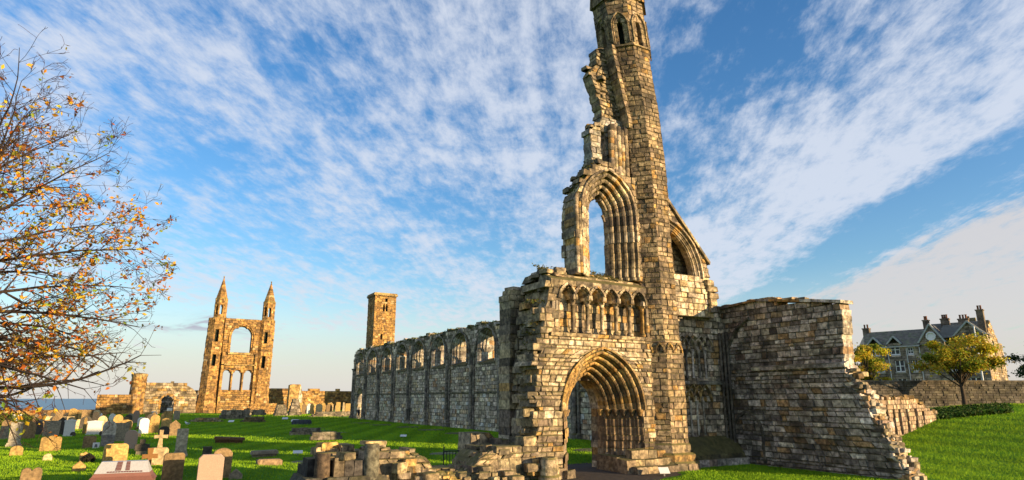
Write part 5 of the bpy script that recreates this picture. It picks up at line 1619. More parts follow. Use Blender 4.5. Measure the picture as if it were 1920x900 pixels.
# gull on the grass
t = thing('gull', 'white gull standing on the grass behind the plain pale slab headstone', 'bird', (5.3, 80, 0), 2.4)
mb = MB()
prof = [(-.30, .02, .36), (-.22, .06, .34), (-.1, .10, .33), (.05, .115, .34), (.16, .09, .38), (.22, .06, .44), (.26, .058, .50), (.31, .05, .53), (.36, .015, .52), (.42, .006, .51)]
mb.tube([(a, 0, c) for a, b, c in prof], [b for a, b, c in prof], (.8, .8, .8), 8)
mb.build('body', M['paint'], t, local=True)
mb = MB()
for s in (-1, 1): mb.tube([(-.34, s * .04, .38), (-.1, s * .115, .37), (.1, s * .11, .39)], [.015, .05, .02], (.35, .37, .4), 6)
mb.build('wing', M['paint'], t, local=True)
mb = MB()
for s in (-1, 1): mb.tube([(0, s * .04, 0), (0, s * .04, .27)], [.012, .012], (.5, .35, .1), 5)
mb.build('leg', M['paint'], t, local=True)

# railing behind the low wall
t = thing('iron_railing', 'short dark green iron railing between the low ruined wall and the pier stump', 'railing', (11.3, 25.2, 0), -.12)
mb = MB(); mb.box((0, -.025, .86), (1.3, .025, .91)); mb.build('top_rail', M['iron'], t, local=True)
mb = MB(); mb.box((0, -.02, .08), (1.3, .02, .11)); mb.build('bottom_rail', M['iron'], t, local=True)
for i in range(11):
    mb = MB(); big = i in (0, 10)
    mb.tube([(i * .13, 0, 0), (i * .13, 0, 1.1 if big else .88)], [.026 if big else .014] * 2, (0, 0, 0), 6); mb.build('bar', M['iron'], t, local=True)

# visitor in the side doorway
def skin_person(label, loc, rz):
    t = thing('person', label, 'person', loc, rz)
    J = {'pel': (0, 0, .95, .14, .11), 'ch': (0, -.01, 1.28, .165, .115), 'nk': (0, -.01, 1.46, .06, .06), 'hd': (0, -.03, 1.58, .085, .1), 'tp': (0, -.02, 1.69, .075, .085)}
    E = [('pel', 'ch'), ('ch', 'nk'), ('nk', 'hd'), ('hd', 'tp')]
    for s, n in ((-1, 'l'), (1, 'r')):
        J['hip' + n] = (s * .1, 0, .9, .095, .095); J['kn' + n] = (s * .11, -.06 * s - .02, .5, .065, .065); J['an' + n] = (s * .11, -.02 - .12 * s, .09, .045, .045); J['to' + n] = (s * .12, -.17 - .12 * s, .04, .04, .035)
        J['sh' + n] = (s * .19, 0, 1.38, .065, .065); J['el' + n] = (s * .25, .02, 1.1, .05, .05); J['wr' + n] = (s * .2, -.14, .92, .035, .035); J['ha' + n] = (s * .18, -.18, .85, .035, .025)
        E += [('pel', 'hip' + n), ('hip' + n, 'kn' + n), ('kn' + n, 'an' + n), ('an' + n, 'to' + n), ('ch', 'sh' + n), ('sh' + n, 'el' + n), ('el' + n, 'wr' + n), ('wr' + n, 'ha' + n)]
    keys = list(J); me = bpy.data.meshes.new('body')
    me.from_pydata([J[k][:3] for k in keys], [(keys.index(a), keys.index(b)) for a, b in E], [])
    o = bpy.data.objects.new('body', me); COL.objects.link(o); o.parent = t
    o.modifiers.new('skin', 'SKIN')
    if not me.skin_vertices: me.skin_vertices.new()
    for i, k in enumerate(keys):
        me.skin_vertices[0].data[i].radius = J[k][3:5]
    me.skin_vertices[0].data[0].use_root = True
    o.modifiers.new('sub', 'SUBSURF').levels = 1
    dg = bpy.context.evaluated_depsgraph_get()
    me2 = bpy.data.meshes.new_from_object(o.evaluated_get(dg))
    o.modifiers.clear(); o.data = me2
    me2.color_attributes.new('col', 'FLOAT_COLOR', 'POINT')
    ca = me2.color_attributes['col']
    for i, v in enumerate(me2.vertices):
        z = v.co.z
        c = (.03, .03, .04) if z > .92 else (.05, .06, .10)
        if z > 1.47: c = (.45, .28, .2)
        if z < .1: c = (.03, .025, .02)
        if abs(v.co.x) > .13 and z < .92 and v.co.y < -.1 and z > .8: c = (.45, .28, .2)
        ca.data[i].color = (*c, 1)
    me2.materials.clear(); me2.materials.append(M['cloth'])
    mb = MB(); mb.tube([(0, -.01, 1.57), (0, 0, 1.64), (0, 0, 1.71), (0, 0, 1.74)], [.098, .105, .08, .02], (.05, .03, .02), 8); mb.build('hair', M['cloth'], t, local=True)
    mb = MB(); mb.tube([(0, 0, .82), (0, 0, .95), (0, 0, 1.2), (0, 0, 1.38), (0, 0, 1.46)], [.19, .175, .185, .17, .08], (.025, .025, .035), 10); mb.build('jacket', M['cloth'], t, local=True)
skin_person('person in dark jacket and trousers walking at the far sunlit doorway of the nave wall', (28.75, 94.9, 0), .9)

# ------------------------------------------------------------------ right: lawn walls and the big stone house
rng = random.Random(121)
mb = MB()
A, B_ = (54, 38.1), (92, 16.4)
d = Vector((B_[0] - A[0], B_[1] - A[1])); ln_ = d.length; d /= ln_
Pq = plane(A[0], A[1], 2.2, d.x, d.y)
masonry(mb, Pq, lambda u, v: v < 2.3 + .05 * sin(u), 0, ln_, -.5, 2.45, .5, rng, pal_mix([(3, (.13, .12, .10)), (2, (.09, .082, .072)), (1, (.18, .165, .14))]), ch=(.16, .28), ln=(.3, .7), jit=.03, rag=0)
mb2_top = mb
u = 0
while u < ln_:
    l = rng.uniform(.5, .9)
    a, b = Pq(u, 2.32, -.06), Pq(u + l, 2.32, .56)
    q = [Pq(u, 2.3, -.06), Pq(u + l, 2.3, -.06), Pq(u + l, 2.3, .56), Pq(u, 2.3, .56), Pq(u, 2.42, -.02), Pq(u + l, 2.42, -.02), Pq(u + l, 2.44, .5), Pq(u, 2.44, .5)]
    mb.hexa(q, (.13, .115, .09)); u += l
tag(mb.build('boundary_wall', M['far'], loc=(70, 29, 2)), 'long dark stone boundary wall behind the right lawn, in front of the big house', 'boundary wall')

mb = MB()
A, B_ = (40.5, 24.3), (57.2, 29.2)
d = Vector((B_[0] - A[0], B_[1] - A[1])); ln_ = d.length; d /= ln_
Pk = plane(A[0], A[1], 0, d.x, d.y)
ntp = lerp_tab([(0, 3.1), (9, 3.15), (11, 2.9), (13, 2.5), (17.4, 1.9)])
PAL_NICHE = pal_mix([(3, (.36, .28, .21)), (2, (.28, .21, .15)), (1, (.42, .35, .28))])
nich = [(2.4, .35), (4.0, .3), (5.6, .35), (7.6, .3), (10.2, .4), (12.4, .3)]
masonry(mb, Pk, lambda u, v: v < ntp(u) - .1 and not any(abs(u - c) < w and .5 < v < 2.2 + .2 * (i % 2) and v < ntp(u) - .6 for i, (c, w) in enumerate(nich)), 0, ln_, -.2, 3.1, .5, rng, PAL_NICHE, ch=(.2, .34), ln=(.35, .8), jit=.03, rag=.05)
masonry(mb, Pk, lambda u, v: v < ntp(u) - .15, 0, ln_, -.2, 3.1, .4, rng, pal_mix([(1, (.08, .065, .05))]), ch=(.3, .4), ln=(.5, .8), jit=.02, d0=.52)
for k in range(60):
    u = rng.uniform(0, ln_); x, y, _ = Pk(u, 0, rng.uniform(.05, .8))
    rock(mb, x, y, ntp(u) - .22, rng.uniform(.3, .8), rng.uniform(.3, .6), rng.uniform(.15, .35), rng, (.17, .12, .055) if rng.random() < .7 else PAL_NICHE(rng), rng.uniform(-.5, .5))
tag(mb.build('niche_wall', M['far'], loc=(49, 27, 0)), 'low ruined pinkish wall with dark slot niches, right of the side wall', 'ruined wall')

# house: local x along the front, y into the house
HR_ = atan2(-.966, .26)
H = thing('stone_house', 'large grey stone house with slate roof, white windows and chimneys behind the wall', 'house', (92.0, 56.6, 2.2), HR_)
PAL_H = pal_mix([(4, (.30, .26, .22)), (2, (.37, .32, .26)), (1, (.22, .19, .17))])
LP = lambda u, v, w: (u, w, v)
EV = 8.0
winspec = []
for c in (2.5, 5.1, 7.0):
    wd = 1.15 if c != 7.0 else .7
    winspec.append((c, wd, 4.4, 6.1)); winspec.append((c, wd, 1.9, 3.6))
    winspec.append((c - .35, wd, 6.8, 8.3 if c != 7.0 else 7.8))
winspec += [(9.4, .6, 6.7, 7.9), (9.4, 1.0, 4.4, 6.0), (13.7, 1.3, 7.3, 8.5), (13.7, 1.3, 4.4, 6.1), (11.6, .9, 4.4, 6.0), (11.6, .9, 1.9, 3.5), (13.7, 1.2, 1.9, 3.5)]
def hwin(u, v): return any(abs(u - c) < w / 2 and a < v < b for c, w, a, b in winspec)
def hfront(u, v):
    if 7.9 < u < 10.9: lim = EV + .3 + (1.5 - abs(u - 9.4)) * 1.45 + .3
    elif 12.2 < u < 15.4: lim = EV + 1.2 + (1.6 - abs(u - 13.8)) * 1.0
    elif any(abs(u - (c - .35)) < .85 for c in (2.5, 5.1)): lim = EV + .5
    else: lim = EV
    return v < lim and not hwin(u, v)
mb = MB()
masonry(mb, LP, hfront, 0, 15.4, -.5, 11.6, .4, rng, PAL_H, ch=(.26, .36), ln=(.45, .9), jit=.015, du=.05, rag=0)
mb.box((0, .41, -.5), (.4, 13, EV), (.2, .18, .16))
mb.build('front_wall', M['far'], H, local=True)
mb = MB()
Pend = lambda u, v, w: (15.4 - w, u, v)     # lit end wall, u going back
endtop = lambda u: 8.6 + .55 * int(max(0, 5 - abs(u - 6.0)) / .9) * .95
masonry(mb, Pend, lambda u, v: v < endtop(u) and not (abs(u - 6) < .5 and 6.5 < v < 8.6) and not (abs(u - 3) < .45 and 4.2 < v < 5.9) and not (abs(u - 9) < .45 and 4.2 < v < 5.9), .42, 13, -.5, 12, .4, rng, PAL_FRONT, ch=(.26, .4), ln=(.45, .9), jit=.02, rag=0)
mb.build('end_wall', M['far'], H, local=True)
def slate(q, cols, rows, th=.06):
    """tiled quad: q = eaves-left, eaves-right, ridge-right, ridge-left"""
    a, b, c, d_ = [Vector(x) for x in q]
    mb_ = MB()
    for r_ in range(rows):
        for k in range(cols):
            s0, s1 = r_ / rows, (r_ + 1.15) / rows
            t0, t1 = k / cols, (k + 1) / cols
            def pt(t, s): return a.lerp(b, t).lerp(d_.lerp(c, t), min(s, 1))
            n = (b - a).cross(d_ - a).normalized()
            if n.z < 0: n = -n
            p = [pt(t0, s0) + n * th, pt(t1, s0) + n * th, pt(t1, s1) + n * .01, pt(t0, s1) + n * .01]
            g = rng.uniform(.75, 1.25)
            moss = rng.random() < .35
            mb_.add([tuple(x) for x in p], [(0, 1, 2, 3)], (.19 * g, .20 * g, .12 * g) if moss else (.20 * g, .18 * g, .14 * g))
    return mb_
rm = slate([(0, -.3, EV), (8.6, -.3, EV), (8.6, 4.2, 10.6), (0, 4.2, 10.6)], 24, 14)
rm2 = slate([(10.2, -.3, EV + .8), (12.8, -.3, EV + .8), (12.8, 4.2, 10.9), (10.2, 4.2, 10.9)], 8, 9)
rm3 = slate([(8.4, 2.6, 9.6), (15.1, 2.6, 9.6), (15.1, 6.2, 11.4), (8.4, 6.2, 11.4)], 20, 9)
for m_ in (rm2, rm3): rm.add(m_.v, m_.f, (.16, .16, .13))
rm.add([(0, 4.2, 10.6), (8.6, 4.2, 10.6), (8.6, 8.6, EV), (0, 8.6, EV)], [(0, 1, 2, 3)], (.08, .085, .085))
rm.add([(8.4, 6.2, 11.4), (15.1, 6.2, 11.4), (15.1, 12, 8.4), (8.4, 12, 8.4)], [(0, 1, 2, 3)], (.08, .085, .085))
roof = rm.build('roof', M['slate'], H, local=True)
def gable(c, hw, z0, z1, depth, win=None):
    g = MB()
    for s in (-1, 1):
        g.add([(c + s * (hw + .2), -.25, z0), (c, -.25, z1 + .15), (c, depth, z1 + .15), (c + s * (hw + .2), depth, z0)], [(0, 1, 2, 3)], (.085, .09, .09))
        g.hexa([(c + s * hw, -.3, z0 - .1), (c + s * (hw + .25), -.3, z0 - .1), (c + s * (hw + .25), -.02, z0 - .1), (c + s * hw, -.02, z0 - .1), (c - s * .02, -.3, z1), (c + s * .05, -.3, z1 + .22), (c + s * .05, -.02, z1 + .22), (c - s * .02, -.02, z1)], (.36, .38, .36))
    g.build('gable_roof', M['slate'], roof, local=True)
gable(9.4, 1.5, EV + .4, EV + 2.7, 4)
gable(13.8, 1.65, EV + 1.1, EV + 2.75, 4)
for c in (2.15, 4.75): gable(c, .8, EV + .45, EV + 1.3, 1.8)
for (c, w, a, b_) in winspec:
    g = MB()
    fw = .07
    g.box((c - w / 2, .10, a), (c - w / 2 + fw, .2, b_), (.8, .8, .78)); g.box((c + w / 2 - fw, .10, a), (c + w / 2, .2, b_), (.8, .8, .78))
    g.box((c - w / 2 + fw, .10, a), (c + w / 2 - fw, .2, a + .16), (.8, .8, .78)); g.box((c - w / 2 + fw, .10, b_ - fw), (c + w / 2 - fw, .2, b_), (.8, .8, .78))
    g.box((c - w / 2 + fw, .12, (a + b_) / 2 - .04), (c + w / 2 - fw, .18, (a + b_) / 2 + .04), (.8, .8, .78))
    if w > .95: g.box((c - .06, .09, a + .16), (c + .06, .21, b_ - fw), (.8, .8, .78))
    else: g.box((c - .025, .13, a + .16), (c + .025, .17, b_ - fw), (.8, .8, .78))
    g.box((c - w / 2 - .1, -.1, a - .14), (c + w / 2 + .1, .18, a - .002), (.40, .37, .33))
    fr = g.build('window', M['paint'], H, local=True)
    g = MB(); g.add([(c - w / 2 + fw, .15, a + .16), (c + w / 2 - fw, .15, a + .16), (c + w / 2 - fw, .15, b_ - fw), (c - w / 2 + fw, .15, b_ - fw)], [(0, 1, 2, 3)]); g.build('pane', M['glass'], fr, local=True)
    g = MB(); g.box((c - w / 2, .42, a), (c + w / 2, .45, b_), (.25, .25, .24)); g.build('blind', M['paint'], fr, local=True)
def chimney(x, y, z, w, h, pots):
    g = MB()
    g.box((x - w, y - .4, z), (x + w, y + .4, z + h), (.16, .135, .11)); g.box((x - w - .08, y - .48, z + h), (x + w + .08, y + .48, z + h + .15), (.19, .16, .13))
    for i in range(pots):
        px_ = x - w + .25 + (2 * w - .5) * (i / max(1, pots - 1) if pots > 1 else .5)
        g.lathe(px_, y, [(.13, z + h + .15), (.11, z + h + .6), (.14, z + h + .62), (.14, z + h + .72)], (.22, .10, .06), 8)
    g.build('chimney', M['far'], roof, local=True)
chimney(.2, 4.2, 8, .45, 3.1, 2); chimney(8.2, 4.2, 9.6, .35, 2.1, 2); chimney(10.4, 5, 10.3, .5, 1.5, 3); chimney(12.6, 5, 10.3, .6, 1.3, 3); chimney(14.9, 3.3, 9.6, .4, 2.9, 2)
for u in (3.85, 6.2, 7.8):
    g = MB(); g.tube([(u, -.1, 0), (u, -.1, EV - .2)], [.06, .06], (.55, .55, .55), 6); g.build('downpipe', M['paint'], H, local=True)
g = MB(); g.box((0, -.38, EV - .12), (7.9, -.26, EV), (.5, .5, .48)); g.build('gutter', M['paint'], H, local=True)
# round window of the first gable
g = MB(); g.lathe(9.4, 0, [(.62, 0), (.62, .12), (.45, .12), (.45, 0)], (.75, .75, .73), 16)
g.v = [(x, -.06 - z, 9.15 + y) for x, y, z in g.v]; g.build('round_window', M['paint'], H, local=True)
# lower wing with crow stepped gable behind
mb = MB(); mb.box((12.6, 7.5, 9), (12.9, 7.8, 12.3), (.2, .19, .12))
mb.prism([(11.9, 9.5), (14.6, 9.5), (14.6, 10.6), (14.2, 10.6), (14.2, 11.3), (13.7, 11.3), (13.7, 12), (12.9, 12), (12.9, 11.3), (12.3, 11.3), (12.3, 10.6), (11.9, 10.6)], lambda u, v, d_: (u, 7 + d_, v), 0, .6, (.22, .21, .13))
mb.build('rear_gable', M['far'], H, local=True)
g = MB(); g.tube([(0, 0, 0), (0, 0, 10.0)], [.09, .07], (.75, .76, .78), 8); g.lathe(0, 0, [(.12, 10.0), (.12, 10.1), (.02, 10.2)], (.75, .76, .78), 8)
o = g.build('flagpole', M['paint'], local=True); o.location = (92 + .26 * 14.6 - 1.5, 56.6 - .966 * 14.6 - .5, 2.0)
tag(o, 'tall white flagpole standing in front of the right gable of the big house', 'flagpole')
lm = bpy.data.materials.new('lamp_glow'); lm.use_nodes = True
bs = lm.node_tree.nodes['Principled BSDF']; bs.inputs['Emission Color'].default_value = (1, .8, .4, 1); bs.inputs['Emission Strength'].default_value = 3.0
t = thing('wall_lantern', 'small lit yellow lantern beside the big house just above the boundary wall', 'lamp', (92 + .26 * 7.6 - .6, 56.6 - .966 * 7.6 - .2, 4.6))
g = MB(); g.lathe(0, 0, [(.05, -.2), (.22, -.1), (.24, .1), (.05, .22)], (1, .8, .4), 8); g.build('glass', lm, t, local=True)
g = MB(); g.tube([(.5, .15, -.3), (.1, 0, -.3), (0, 0, -.18)], [.03, .03, .03], (0, 0, 0), 6); g.build('bracket', M['iron'], t, local=True)

# ------------------------------------------------------------------ unseen house added behind the viewpoint to shade the near lawn
t = thing('unseen_shade_house', 'long stone house with pitched roof, added unseen behind the viewpoint to shade the lawn', 'house', (29.4, -46.5, 0), atan2(.545, .839))
g = MB(); g.box((-15, 0, 0), (15, 8, 6.2), (.25, .22, .18)); g.build('wall', M['far'], t, local=True)
g = MB(); g.prism([(-.4, 6.2), (8.4, 6.2), (4, 9.6)], lambda u, v, d_: (d_, u, v), -15.3, 15.3, (.09, .09, .1)); g.build('roof', M['slate'], t, local=True)

# ------------------------------------------------------------------ grass blades on the lawns
import numpy as np
def blades(n, f0, f1, seed, base_h):
    r = np.random.RandomState(seed)
    f = f0 * (f1 / f0) ** r.rand(n)
    q = (r.rand(n) * 2 - 1) * .86 * f
    X = f * .5 + q * .866; Y = f * .866 - q * .5
    ok = ~((X > 4.6) & (X < 21.8) & (Y > 21.2) & (Y < 25.6)) & ~((X > 20.5) & (X < 27) & (Y > 21.6) & (Y < 25)) & ~((X > 25.3) & (X < 26.8) & (Y > 13.8) & (Y < 25)) & ~((X > 29.2) & (X < 31.3) & (Y > 36))
    ok &= ~((((X - 16.9) / 3.4) ** 2 + ((Y - 21.3) / 2.2) ** 2) < 1)
    ok &= ~((X < -3) & (Y > 114))
    X, Y, f = X[ok], Y[ok], f[ok]
    n = len(X)
    Z = np.array([ground_z(a, b) for a, b in zip(X.tolist(), Y.tolist())])
    h = base_h * (f / 25.0) ** .75 * r.uniform(.6, 1.3, n)
    w = h * .16
    a = r.rand(n) * 2 * np.pi
    lean = r.rand(n) * .6; la = r.rand(n) * 2 * np.pi
    v = np.empty((n, 3, 3))
    v[:, 0, 0] = X - np.cos(a) * w; v[:, 0, 1] = Y - np.sin(a) * w; v[:, 0, 2] = Z - .01
    v[:, 1, 0] = X + np.cos(a) * w; v[:, 1, 1] = Y + np.sin(a) * w; v[:, 1, 2] = Z - .01
    v[:, 2, 0] = X + np.cos(la) * lean * h; v[:, 2, 1] = Y + np.sin(la) * lean * h; v[:, 2, 2] = Z + h
    me = bpy.data.meshes.new('grass_blades')
    me.vertices.add(3 * n); me.vertices.foreach_set('co', v.reshape(-1))
    me.loops.add(3 * n); me.loops.foreach_set('vertex_index', np.arange(3 * n, dtype=np.int32))
    me.polygons.add(n); me.polygons.foreach_set('loop_start', np.arange(0, 3 * n, 3, dtype=np.int32)); me.polygons.foreach_set('loop_total', np.full(n, 3, dtype=np.int32))
    me.update(calc_edges=True)
    o = bpy.data.objects.new('grass_blades', me); COL.objects.link(o)
    me.materials.append(bm_)
    o['kind'] = 'stuff'; o['label'] = 'short green mown grass covering the lawns round the ruins'; o['category'] = 'grass'
    return o
bm_, t, b = new_mat('grass_blade')
geo = N(t, 'ShaderNodeNewGeometry'); GP = geo.outputs['Position']
sepg = N(t, 'ShaderNodeSeparateXYZ'); L(t, GP, sepg.inputs[0])
n1 = noise(t, GP, .5, 5, .6); n2 = noise(t, GP, 12, 3, .7); n3 = noise(t, GP, .12, 3, .5)
st = math_n(t, 'SINE', math_n(t, 'ADD', math_n(t, 'MULTIPLY', sepg.outputs[0], 2.0), math_n(t, 'MULTIPLY', sepg.outputs[1], -1.05)))
gc = mix_c(t, smooth(t, n1, .3, .7), (.16, .33, .015), (.25, .43, .018))
gc = mix_c(t, math_n(t, 'MULTIPLY', smooth(t, n2, .35, .75), .5), gc, (.36, .49, .025))
gc = mix_c(t, math_n(t, 'MULTIPLY', smooth(t, n3, .45, .7), .35), gc, (.29, .39, .015))
gc = mix_c(t, 1.0, gc, mix_c(t, smooth(t, st, -.6, .6), (.84, .86, .85), (1.12, 1.10, 1.08)), 'MULTIPLY')
L(t, gc, b.inputs['Base Color']); b.inputs['Roughness'].default_value = .8; b.inputs['Specular IOR Level'].default_value = .1
tr = N(t, 'ShaderNodeBsdfTranslucent'); L(t, gc, tr.inputs['Color'])
mx = N(t, 'ShaderNodeMixShader', in_0=.25); L(t, b.outputs[0], mx.inputs[1]); L(t, tr.outputs[0], mx.inputs[2])
L(t, mx.outputs[0], [n for n in t.nodes if n.type == 'OUTPUT_MATERIAL'][0].inputs['Surface'])
blades(600000, 19, 125, 5, .06)

# ------------------------------------------------------------------ trees
rng = random.Random(131)
def leaf_quad(mb, p, size, col, rng):
    a = Vector((rng.gauss(0, 1), rng.gauss(0, 1), rng.gauss(0, .7))).normalized()
    b = a.cross(Vector((rng.gauss(0, 1), rng.gauss(0, 1), rng.gauss(0, 1)))).normalized()
    c = a.cross(b)
    s = size * rng.uniform(.6, 1.25)
    p = Vector(p)
    q = [p - a * s, p + b * s * .55 + c * s * .12, p + a * s, p - b * s * .55 + c * s * .12]
    mb.add([tuple(x) for x in q], [(0, 1, 2), (0, 2, 3)], col)

def bare_tree(label, base, crown_c, crown_r, seed, nlimb):
    r = random.Random(seed)
    t = thing('autumn_tree', label, 'tree', base)
    tr, br, lf = MB(), MB(), MB()
    bx, by, bz = base
    C0 = Vector(crown_c); R0 = Vector(crown_r)
    bark = (.035, .026, .022); twig = (.040, .020, .018)
    tp = [Vector((bx, by, bz - .2)), Vector((bx + .05, by, bz + 1.5)), Vector((bx - .05, by + .1, bz + 3.2)), Vector((bx + .1, by, bz + 5.2)), Vector((bx + .05, by - .1, bz + 7.5)), Vector((bx, by, bz + 9.3))]
    tr.tube(tp, [.34, .27, .22, .16, .09, .03], bark, 10)
    tr.build('trunk', M['bark'], t)
    def inside(p):
        q = p - C0
        return (q.x / R0.x) ** 2 + (q.y / R0.y) ** 2 + (q.z / R0.z) ** 2 < 1
    tips = []
    def grow(p, d, length, rad, lvl):
        n = max(3, int(length / (.32 if lvl < 3 else .14)))
        seg = length / n
        pts = [p.copy()]; rr = [rad]
        nodes = []
        cv = Vector((r.gauss(0, 1), r.gauss(0, 1), r.gauss(0, .8))) * (.05 if lvl < 2 else .09)
        for i in range(n):
            d = (d + cv * .6 + Vector((r.gauss(0, 1), r.gauss(0, 1), r.gauss(0, 1))) * (.07 if lvl < 2 else .12) + Vector((0, 0, .015 if p.z > 6 else -.02))).normalized()
            p = p + d * seg
            pts.append(p.copy()); rr.append(max(.0042, rad * (1 - .8 * (i + 1) / n)))
            if i >= (1 if lvl else 1): nodes.append((p.copy(), d.copy(), (i + 1) / n, rr[-1]))
            if not inside(p) and lvl > 0 and r.random() < .45: break
            if not inside(p) and lvl == 0 and r.random() < .3: break
        br.tube([tuple(q) for q in pts], rr, bark if lvl < 2 else twig, 6 if lvl == 0 else (4 if lvl == 1 else 3), lvl < 2)
        if lvl >= 2: tips.extend(pts[1:])
        if lvl >= 3: return
        per = (2.4, 2.4, 1.9)[lvl]
        for (q, dd, f, ra) in nodes:
            k = int(per) + (1 if r.random() < per - int(per) else 0)
            for _ in range(k):
                if r.random() < .22: continue
                side = dd.cross(Vector((r.gauss(0, 1), r.gauss(0, 1), r.gauss(0, 1)))).normalized()
                ang = radians(r.uniform(28, 55))
                nd = dd * cos(ang) + side * sin(ang)
                nl = length * (.42, .40, .40)[lvl] * r.uniform(.55, 1.15) * (1.1 - .5 * f)
                grow(q, nd.normalized(), max(.22, nl), max(.0048, ra * .55), lvl + 1)
    for i in range(nlimb):
        f = (i + r.random()) / nlimb
        z = 2.6 + 5.6 * f
        a = 2 * pi * (i * .381966) + r.uniform(-.3, .3)
        el = radians(-12 + 62 * f + r.uniform(-9, 9))
        x0 = lerp_tab([(0, bx), (9, bx)])(z)
        d = Vector((cos(a) * cos(el), sin(a) * cos(el), sin(el)))
        grow(Vector((bx, by, bz + z)), d, r.uniform(3.9, 5.2) * (1 - .25 * f), .062 * (1 - .5 * f), 0)
    br.build('branches', M['bark'], t)
    LC = [(.58, .24, .02), (.50, .15, .015), (.65, .38, .03), (.62, .42, .04), (.26, .28, .03), (.30, .11, .02), (.24, .10, .03), (.55, .30, .02)]
    for p in tips:
        dz_ = (p - C0)
        edge = sqrt((dz_.x / R0.x) ** 2 + (dz_.y / R0.y) ** 2 + (dz_.z / R0.z) ** 2)
        prob = .24 * (1.25 - .8 * edge) * (1.25 if p.z < 8.2 else .35)
        if r.random() < prob:
            c = r.choice(LC); 
            for _ in range(r.choice((1, 2, 3, 4))):
                leaf_quad(lf, p + Vector((r.gauss(0, .06), r.gauss(0, .06), r.gauss(-.05, .05))), .060, tuple(q * r.uniform(.7, 1.2) for q in c), r)
    lf.build('leaves', M['leaf'], t)
    return t, len(br.f), len(lf.f)
_t, _a, _b = bare_tree('nearly bare autumn tree with orange and yellow leaves leaning in from the left edge', (-3.9, 18.3, 0), (-3.9, 18.3, 7.0), (4.5, 4.6, 4.2), 5, 46)
print('bare tree faces', _a, _b)

def leafy_tree(label, x, y, z, h, cr, ch, trunk_h, cols, seed, n, size, name='leafy_tree', group=None):
    r = random.Random(seed)
    t = thing(name, label, 'tree', (x, y, z), 0, group)
    tr = MB(); lf = MB()
    bark = (.06, .045, .03)
    tr.tube([(x, y, z - .3), (x + .05, y, z + trunk_h * .5), (x, y, z + trunk_h), (x, y, z + h * .8)], [.22, .17, .14, .04], bark, 8)
    cc = Vector((x, y, z + h - ch / 2))
    clumps = []
    for i in range(34):
        a = r.uniform(0, 2 * pi); u = r.uniform(-1, 1); rad = r.uniform(.35, 1.0)
        s = sqrt(1 - u * u)
        wide = 1.0 if u < .2 else 1.0 - .25 * (u - .2)
        p = cc + Vector((cos(a) * s * cr * rad * wide, sin(a) * s * cr * rad * wide, u * ch / 2 * rad))
        clumps.append((p, r.uniform(.45, 1.0) * cr * .27, r.uniform(.6, 1.3), r.choice(cols)))
        s0 = Vector((x, y, z + trunk_h + r.uniform(-.3, .5) * trunk_h * .5))
        tr.tube([tuple(s0), tuple(s0.lerp(p, .5) + Vector((0, 0, .2))), tuple(p)], [.07, .045, .015], bark, 5)
    tr.build('trunk', M['bark'], t)
    for i in range(n):
        p, rad, k, c = r.choice(clumps)
        q = p + Vector((r.gauss(0, .55), r.gauss(0, .55), r.gauss(0, .32))) * rad
        leaf_quad(lf, q, size, tuple(v * k * r.uniform(.75, 1.25) for v in c), r)
    lf.build('crown', M['leaf'], t)
def px_ground(f, xpx):
    r_ = (xpx - 960) / 1224 * f
    return f * .5 + r_ * .866, f * .866 - r_ * .5
YG = [(.34, .31, .02), (.42, .36, .02), (.18, .22, .02), (.46, .37, .03)]
x, y = 63.8, 30.2
leafy_tree('rounded yellow green tree standing in front of the boundary wall and the big house', x, y, ground_z(x, y), 6.6, 3.1, 4.6, 2.0, YG, 3, 13000, .13)
x, y = 74.2, 45.2
leafy_tree('yellow tree half hidden behind the broken end of the side wall', x, y, 2.2, 7.4, 3.0, 5.6, 1.8, YG, 4, 9000, .14)
x, y = 83.5, 31.0
leafy_tree('dark green tree cut by the right picture edge', x, y, 2.2, 7.0, 3.0, 5.4, 1.6, [(.03, .06, .02), (.045, .08, .025)], 6, 6500, .15)
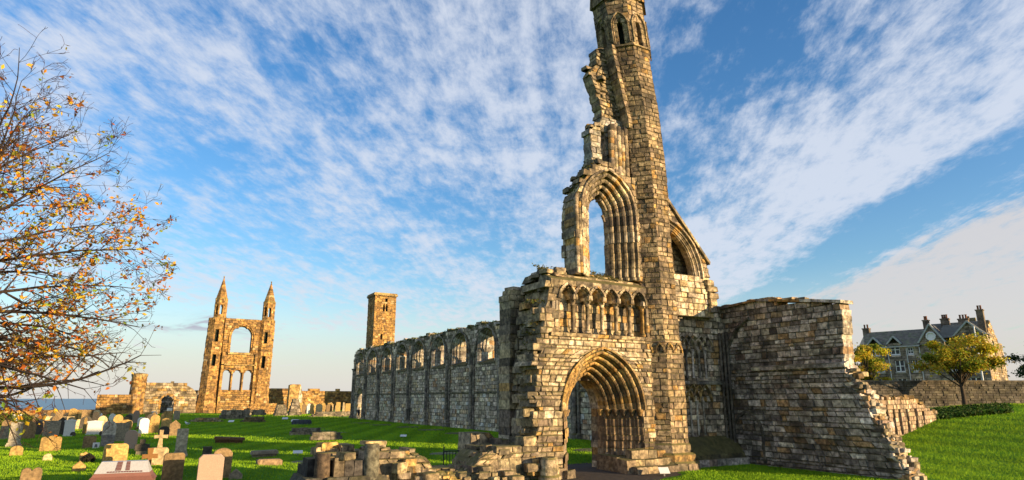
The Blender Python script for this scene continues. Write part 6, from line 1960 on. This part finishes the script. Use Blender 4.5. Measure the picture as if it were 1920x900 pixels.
# shrubs
def shrub(name, label, x, y, sx, sy, h, n, cols, size, seed, group=None):
    r = random.Random(seed); mb = MB()
    z = ground_z(x, y)
    for i in range(n):
        a = r.uniform(0, 2 * pi); u = r.random() ** .5; k = r.random() ** .6
        q = (x + cos(a) * sx * u, y + sin(a) * sy * u, z + h * k * (1 - .5 * u * u))
        c = r.choice(cols)
        leaf_quad(mb, q, size, tuple(v * r.uniform(.7, 1.3) for v in c), r)
    return tag(mb.build(name, M['leaf'], loc=(x, y, z)), label, 'shrub', group)
shrub('clipped_shrub', 'low yellow green clipped shrub between the back gravestones at the left edge', -11.8, 92, 2.6, 1.2, 1.5, 2600, [(.14, .17, .02), (.09, .13, .02)], .12, 7)
shrub('small_bush', 'small dark bush at the foot of the lobed golden headstone', -1.62, 38.6, .3, .25, .42, 700, [(.03, .03, .02), (.04, .035, .03)], .05, 8)
r9 = random.Random(55)
mb = MB()
for i in range(5200):        # rough grass bank below the boundary wall
    s = r9.random(); k = r9.random()
    f = 53.2 + k * 4.0; xp = 1738 + 150 * s + r9.uniform(-8, 8)
    x, y = px_ground(f, xp)
    leaf_quad(mb, (x, y, ground_z(x, y) + r9.uniform(0, .35)), .16, (r9.uniform(.03, .06), r9.uniform(.07, .12), .012), r9)
o = mb.build('rough_grass', M['leaf'], loc=(60, 30, 2)); o['kind'] = 'stuff'
tag(o, 'dark rough grass bank below the boundary wall', 'grass')
r9 = random.Random(56); mb = MB()
for i in range(9000):        # grass tufts and moss fringe on the nave wall head
    u = r9.uniform(.3, 62)
    leaf_quad(mb, (29.5 + r9.uniform(-.02, 1.4), 101.5 - u, ntop(u) + r9.uniform(-.1, .28) * r9.random()), .10, (r9.uniform(.05, .12), r9.uniform(.07, .13), .02), r9)
mb.build('wall_top_growth', M['leaf'], NW)['kind'] = 'stuff'
r9 = random.Random(57); mb = MB()
for i in range(2600):        # tufts on the west front ledges
    s = r9.random()
    if s < .45: u = r9.uniform(16.2, 19.3); z = lerp_tab([(15.3, 11.0), (16.1, 12.0), (17.15, 13.55), (17.5, 13.85), (19.3, 13.5)])(u); y = 22.3 + r9.uniform(0, .9)
    elif s < .8: u = r9.uniform(14.6, 19.6); y = 22.0 + r9.uniform(.5, 1.6); z = 7.95 + (y - 22.0) * .5
    else: u = r9.uniform(13.7, 14.6); y = 22.0 + r9.uniform(.1, 1); z = r9.choice((6.0, 5.6, 6.9, 5.2))
    leaf_quad(mb, (u, y, z + r9.uniform(-.02, .14)), .055, (r9.uniform(.08, .16), r9.uniform(.09, .13), .025), r9)
mb.build('ledge_grass', M['leaf'], WF)['kind'] = 'stuff'
